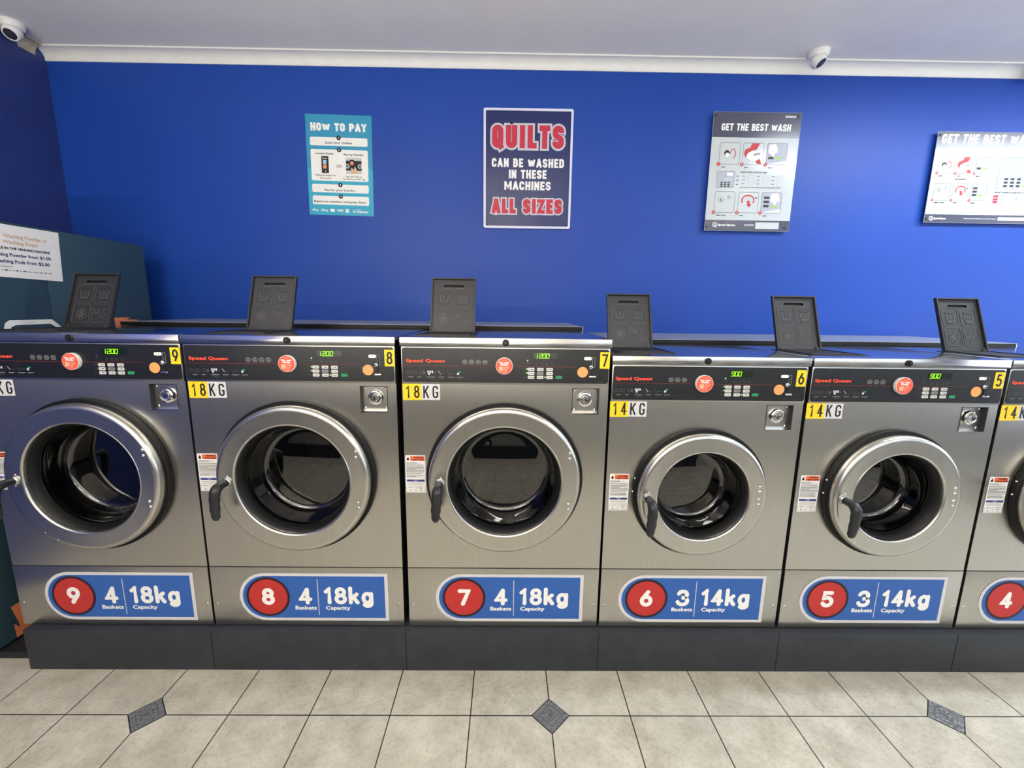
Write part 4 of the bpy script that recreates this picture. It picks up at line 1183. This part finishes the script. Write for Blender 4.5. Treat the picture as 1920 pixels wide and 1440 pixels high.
# --- two glossy washing guides on standoffs
def best_wash(portrait):
    W, H = (536, 688) if portrait else (748, 532)
    X, Z = (1.232, 2.692) if portrait else (2.619, 2.603)
    t = empty('guide_board', (X + W / 2e3, 1.25, Z - H / 1e3),
              'tall glossy GET THE BEST WASH guide board beside the QUILTS sign' if portrait else 'wide GET THE BEST WASH guide board, cut off by the picture edge',
              'sign', 'signs on the blue wall')
    m = MB(); m.box(-W / 2e3, W / 2e3, -.0255, -.0215, 0, H / 1e3, 'board_white', .001)
    link('board', m.mesh('board'), t)
    q = MM(-W / 2e3, H / 1e3, -.0256)
    if portrait: hb, fb = 143, 623
    else: hb, fb = 91, 481
    q.layer(0); q.rect(1, W - 1, 1, hb, 'slate'); q.rect(1, W - 1, fb, H - 1, 'slate')
    q.layer(1)
    if portrait:
        q.glyphs('GET THE BEST WASH', 264, 105, 40, 24, 8.5, 'white', cap='square', gap=.16, align='c', total=424, slant=.06); q.rect(436, 484, 18, 29, 'lgrey'); q.rect(487, 503, 18, 29, 'lgrey'); q.layer(2); q.rect(440, 480, 22, 25, 'lilac'); q.layer(1)
        bx = [(55, 180, 173, 296), (199, 325, 173, 296), (345, 470, 173, 296), (50, 175, 456, 578), (198, 323, 456, 578), (344, 469, 456, 578)]
    else:
        q.glyphs('GET THE BEST WASH', 26, 68, 54, 33, 12, 'white', cap='square', gap=.16, total=590, slant=.10)
        bx = [(32, 134, 142, 240), (148, 250, 142, 240), (266, 366, 142, 240), (32, 134, 298, 397), (151, 251, 298, 397), (265, 366, 298, 397)]
    for i, (a, b, c, d) in enumerate(bx):
        q.layer(1)
        w, h = b - a, d - c
        k = w / 126
        U = lambda x, y: (a + x * w, c + y * h)
        if i in (2, 5): q.rect(a, b, c, d, 'lilac', 9 * k)
        q.frame(a, b, c, d, 9 * k, 2.2 * k, 'dgrey')
        q.layer(2)
        if i == 0:      # washer front with open porthole
            q.path([U(.12, .1), U(.1, .85)], 1, 'lgrey'); q.path([U(.15, .1), U(.55, .1)], 1, 'lgrey'); q.path([U(.1, .85), U(.9, .87)], 1, 'lgrey')
            q.disc(*U(.36, .48), 17 * k, 'ink', 24); q.layer(3); q.disc(*U(.38, .56), 12 * k, 'white', 18); q.layer(2)
            q.path([U(.5, .5), U(.6, .3), U(.72, .3), U(.8, .5), U(.72, .72)], 5 * k, 'red', 'round')
        elif i == 1:    # red sleeve and white glove pouring a scoop
            q.poly([U(.42, .02), U(.78, .02), U(.66, .3), U(.4, .36), U(.22, .5), U(.16, .68), U(.04, .5), U(.1, .3), U(.32, .22)], 'red')
            q.poly([U(.62, .82), U(.86, .74), U(.94, .97), U(.74, .97)], 'red')
            q.layer(3); q.poly([U(.16, .68), U(.22, .48), U(.42, .36), U(.64, .38), U(.66, .5), U(.86, .56), U(.8, .74), U(.62, .86), U(.36, .82)], 'white')
            q.layer(4); q.path([U(.16, .68), U(.22, .48), U(.42, .36), U(.64, .38), U(.66, .5), U(.86, .56), U(.8, .74), U(.62, .86), U(.36, .82), U(.16, .68)], 1, 'dgrey', closed=True)
            q.poly([U(.48, .52), U(.8, .44), U(.88, .5), U(.56, .6)], 'grey')
        elif i in (2, 5):
            q.poly([U(.02, .98), U(.98, .98), U(.98, .8)], 'white')
            if i == 2:
                q.rect(a + .1 * w, a + .36 * w, c + .62 * h, c + .74 * h, 'ink'); q.rect(a + .46 * w, a + .76 * w, c + .62 * h, c + .74 * h, 'lime', 3 * k)
                gx = 0
            else:
                for y in (.2, .4, .6): q.rect(a + .1 * w, a + .38 * w, c + y * h, c + (y + .12) * h, 'ink')
                q.rect(a + .5 * w, a + .78 * w, c + .6 * h, c + .74 * h, 'lime', 3 * k); gx = .36
            q.layer(3)
            q.poly([U(gx + .06, .38), U(gx + .1, .08), U(gx + .4, .03), U(gx + .5, .2), U(gx + .54, .42), U(gx + .42, .46), U(gx + .36, .62), U(gx + .26, .62), U(gx + .22, .5), U(gx + .12, .5)], 'white')
            q.layer(4); q.path([U(gx + .1, .08), U(gx + .06, .38), U(gx + .12, .5), U(gx + .22, .5), U(gx + .26, .62), U(gx + .36, .62), U(gx + .42, .46), U(gx + .54, .42)], 1, 'grey')
        elif i == 3:    # two coins
            for x, y, r in ((.3, .38, 17), (.7, .24, 13)):
                q.ring(*U(x, y), r * k, 1.6 * k, 'dgrey'); q.text('$', U(x, y)[0], U(x, y)[1] + r * .5 * k, r * .95 * k, 'ink')
        else:           # turning arrow
            q.ring(*U(.48, .40), 38 * k, 8 * k, 'red', 150, 390, 30 * k)
            q.poly([U(.42, .44), U(.56, .40), U(.60, .56), U(.68, .56), U(.58, .74), U(.42, .6), U(.48, .56)], 'red')
            q.disc(*U(.88, .28), 5 * k, 'ink', 10)
        q.layer(5); q.disc(a - 2, d, (11 if portrait else 8), 'red')
        q.layer(6); q.text(str(i + 1), a - 2, d + (4 if portrait else 3), 8 if portrait else 6, 'white', 'c', None, .4)
        cap = ('LOAD', 'ADD', 'SELECT', 'INSERT COINS', 'WAIT', 'PRESS')[i]
        q.layer(2)
        if portrait:
            q.text(cap, a + 16, d + 20, 6.5, 'ink', 'l', None, .4)
            q.rect(a + 22 + 6.6 * len(cap), a + 60 + 6.6 * len(cap), d + 14, d + 18, 'lgrey')
        else:
            q.text(cap, a + 12, d + 18, 7, 'ink', 'l', None, .5); q.rect(a + 8, a + 78, d + 26, d + 30, 'lgrey')
            if i == 1: q.text('DETERGENT', a + 40, d + 36, 7, 'ink', 'c', 72, .5)
    # control drawing and wash cycle table
    q.layer(1)
    if portrait:
        ca, cb, cc, cd = 50, 160, 337, 432
        q.rect(ca, cb, cc, cd, 'lilac', 5); q.frame(ca, cb, cc, cd, 5, 1.4, 'dgrey')
        q.layer(2); q.rect(112, 150, 344, 362, 'white', 2)
        for i in range(4): q.rect(100 + i * 13, 108 + i * 13, 376, 388, 'lgrey')
        for i in range(3):
            for j in range(3): q.rect(76 + i * 22, 91 + i * 22, 400 + j * 10.5, 406 + j * 10.5, 'ink')
        q.rect(140, 152, 421, 427, 'lime')
        q.text('WHAT WASH CYCLE DO I USE?', 278, 344, 8, 'ink', 'c', 162, .5)
        for j in range(3):
            q.rect(172, 186, 362 + j * 24, 366 + j * 24, 'ink')
            for i in range(6):
                q.layer(2); q.rect(197 + i * 46, 237 + i * 46, 354 + j * 22, 373 + j * 22, 'lgrey' if i % 2 == 0 else 'board_white')
                q.layer(3); q.rect(207 + i * 46, 227 + i * 46, 362 + j * 22, 365 + j * 22, 'ink' if i % 2 == 0 else 'lgrey')
        q.text('Check the tags on your clothes to see what temp suits your clothes', 326, 431, 6, 'ink', 'c', 258, .2)
    else:
        q.rect(389, 390.5, 145, 425, 'lgrey')
        ca, cb, cc, cd = 416, 720, 142, 325
        q.rect(ca, cb, cc, cd, 'lilac', 6); q.frame(ca, cb, cc, cd, 6, 1.4, 'dgrey')
        q.layer(2); q.rect(530, 690, 152, 200, 'white', 2); q.rect(ca + 4, cb - 4, 246, 247, 'grey')
        for i in range(4): q.rect(500 + i * 26, 514 + i * 26, 222, 240, 'lgrey')
        for i in range(3):
            for j in range(3): q.rect(462 + i * 40, 486 + i * 40, 262 + j * 20, 274 + j * 20, 'ink')
        q.rect(580, 604, 302, 314, 'lime')
        q.text('WHAT WASH CYCLE DO I USE?', 520, 351, 9, 'ink', 'c', 210, .5)
        for j in range(3):
            q.rect(414, 444, 363 + j * 17, 377 + j * 17, 'crimson')
            for i in range(6):
                q.layer(2); q.rect(450 + i * 46, 490 + i * 46, 363 + j * 17, 377 + j * 17, 'lilac' if i % 2 == 0 else 'board_white')
                q.layer(3); q.rect(462 + i * 46, 478 + i * 46, 369 + j * 17, 372 + j * 17, 'grey' if i % 2 == 0 else 'lgrey')
        q.rect(414, 700, 424, 427, 'lgrey')
    # footer: ringed Q mark and maker's name, thin line, white strip
    q.layer(1)
    if portrait:
        q.ring(63, 651, 12, 4.5, 'white'); q.path([(62, 648), (74, 666)], 4.5, 'white'); q.text('Speed Queen', 84, 657, 11, 'white', 'l', 108, 1.0)
        q.rect(250, 312, 646, 649, 'lgrey'); q.rect(250, 312, 653, 656, 'lgrey'); q.rect(321, 470, 634, 674, 'board_white')
        bo = ((12, 22), (510, 22), (12, 664), (508, 664))
    else:
        q.ring(42, 505, 11, 4.5, 'white'); q.path([(41, 502), (52, 518)], 4.5, 'white'); q.text('Speed Queen', 60, 510, 10, 'white', 'l', 76, .9)
        q.text('Contact your store attendant if you need further assistance', 355, 507, 7, 'lgrey', 'c', 208, .3); q.rect(468, 660, 493, 513, 'board_white')
        bo = ((14, 22), (734, 22), (14, 508), (734, 508))
    link('printed_face', q.s.mesh('printed_face', False), t)
    for x, y in bo:
        m = MB(); cx, cz = -W / 2e3 + x / 1e3, H / 1e3 - y / 1e3
        m.lathe([(.0045, 0), (.0045, -.027), (.0068, -.027), (.0068, -.029), (.0005, -.0300)], (cx, 0, cz), 'cabinet', 16)
        link('standoff_bolt', m.mesh('standoff_bolt'), t)
best_wash(True)
best_wash(False)

# ------------------------------------------------------------------ ceiling cameras
def security_camera(x, y, rz, label, tilt=52, s=1.0):
    t = empty('security_camera', (x, y, CEIL), label, 'camera', 'white turret cameras on the ceiling', rz)
    m = MB(); m.lathe([(.001, 0), (.054 * s, 0), (.055 * s, -.006 * s), (.053 * s, -.020 * s), (.046 * s, -.030 * s), (.040 * s, -.032 * s)], (0, 0, 0), 'cam_white', 40, 'z'); link('mount', m.mesh('mount'), t)
    # ball: built pointing along -y then tilted down
    a = math.radians(tilt)
    R_ = Matrix.Rotation(a, 3, 'X')
    b = MB(); R0 = .041 * s
    prof = [(R0 * math.sin(w), R0 * math.cos(w)) for w in [math.radians(2 + 118 * i / 14) for i in range(15)]] + [(.0345 * s, -.0245 * s), (.030 * s, -.0275 * s), (.026 * s, -.0255 * s)]
    b.lathe(prof, (0, 0, 0), 'cam_white', 36)
    b.v = [tuple(R_ @ Vector(p) + Vector((0, 0, -.044 * s))) for p in b.v]
    ho = link('housing', b.mesh('housing'), t)
    b = MB(); b.lathe([(.0265 * s, -.0245 * s), (.0262 * s, -.0262 * s), (.020 * s, -.0262 * s)], (0, 0, 0), 'black', 30); b.lathe([(.021 * s, -.0262 * s), (.012 * s, -.0280 * s), (.0005, -.0284 * s)], (0, 0, 0), 'cam_lens', 30)
    b.v = [tuple(R_ @ Vector(p) + Vector((0, 0, -.044 * s))) for p in b.v]
    link('lens', b.mesh('lens'), ho)
security_camera(-2.66, 1.00, math.radians(10), 'white turret camera on the ceiling above the vending machine corner')
security_camera(1.762, 1.125, math.radians(42), 'white turret camera on the ceiling above the tall guide board')
security_camera(3.115, 1.185, math.radians(60), 'white dome camera on the cornice, half cut off by the picture edge', 40, 1.1)

# ------------------------------------------------------------------ ceiling battens and the washers opposite (seen only as reflections)
for i, (x, y, p, c) in enumerate(TUBES):
    t = empty('ceiling_batten', (x, y, CEIL), 'white fluorescent ceiling batten out of view, lighting the laundry', 'ceiling light', 'fluorescent battens on the ceiling')
    m = MB(); m.box(-.62, .62, -.05, .05, -.045, 0, 'cam_white', .004); link('housing', m.mesh('housing'), t)
    m = MB(); m.tube([(-.6, 0, -.058), (.6, 0, -.058)], [(.013, .013)] * 2, 'tube', 12, (0, 0, 1)); link('tube', m.mesh('tube'), t)
def opposite(x):
    t = empty('washing_machine', (x, -2.95, 0), 'low pale washer in the opposite row behind the viewer, seen only as a reflection', 'washing machine', 'washers in the opposite row')
    m = MB(); m.box(-.375, .375, -.40, .42, 0, .19, 'plinth'); link('base', m.mesh('base'), t)
    m = MB(); m.box(-.36, .36, -.40, .40, .19, 1.06, 'dryer', .006); link('cabinet', m.mesh('cabinet'), t)
    m = MB(); m.lathe([(.17, .41), (.25, .42), (.26, .405), (.26, .39)], (0, 0, .56), 'steel_ring', 40); d = link('door', m.mesh('door'), t)
    m = MB(); m.lathe([(.172, .405), (.10, .402), (.001, .401)], (0, 0, .56), 'cam_lens', 32); link('door_glass', m.mesh('door_glass'), d)
    m = MB(); m.box(-.34, .34, .398, .403, .90, 1.03, 'gloss_black'); link('control_panel', m.mesh('control_panel'), t)
for x in (-2.1, -1.35, -.6, .15, .9, 1.65, 3.2, 3.95, 4.7): opposite(x)
for x, p, c in FILL_UPLIGHTS:  # housings for the added ceiling fill lights
    t = empty('fill_uplighter', (x, -2.75, 1.06), 'added ceiling fill light on the opposite washers, unseen behind the viewer', 'lamp', 'added fill lights on the opposite row')
    m = MB(); m.box(-.72, .72, -.06, -.045, 0, .06, 'cam_white'); m.box(-.72, .72, .045, .06, 0, .06, 'cam_white'); m.box(-.72, .72, -.045, .045, 0, .03, 'cam_white'); link('housing', m.mesh('housing'), t)
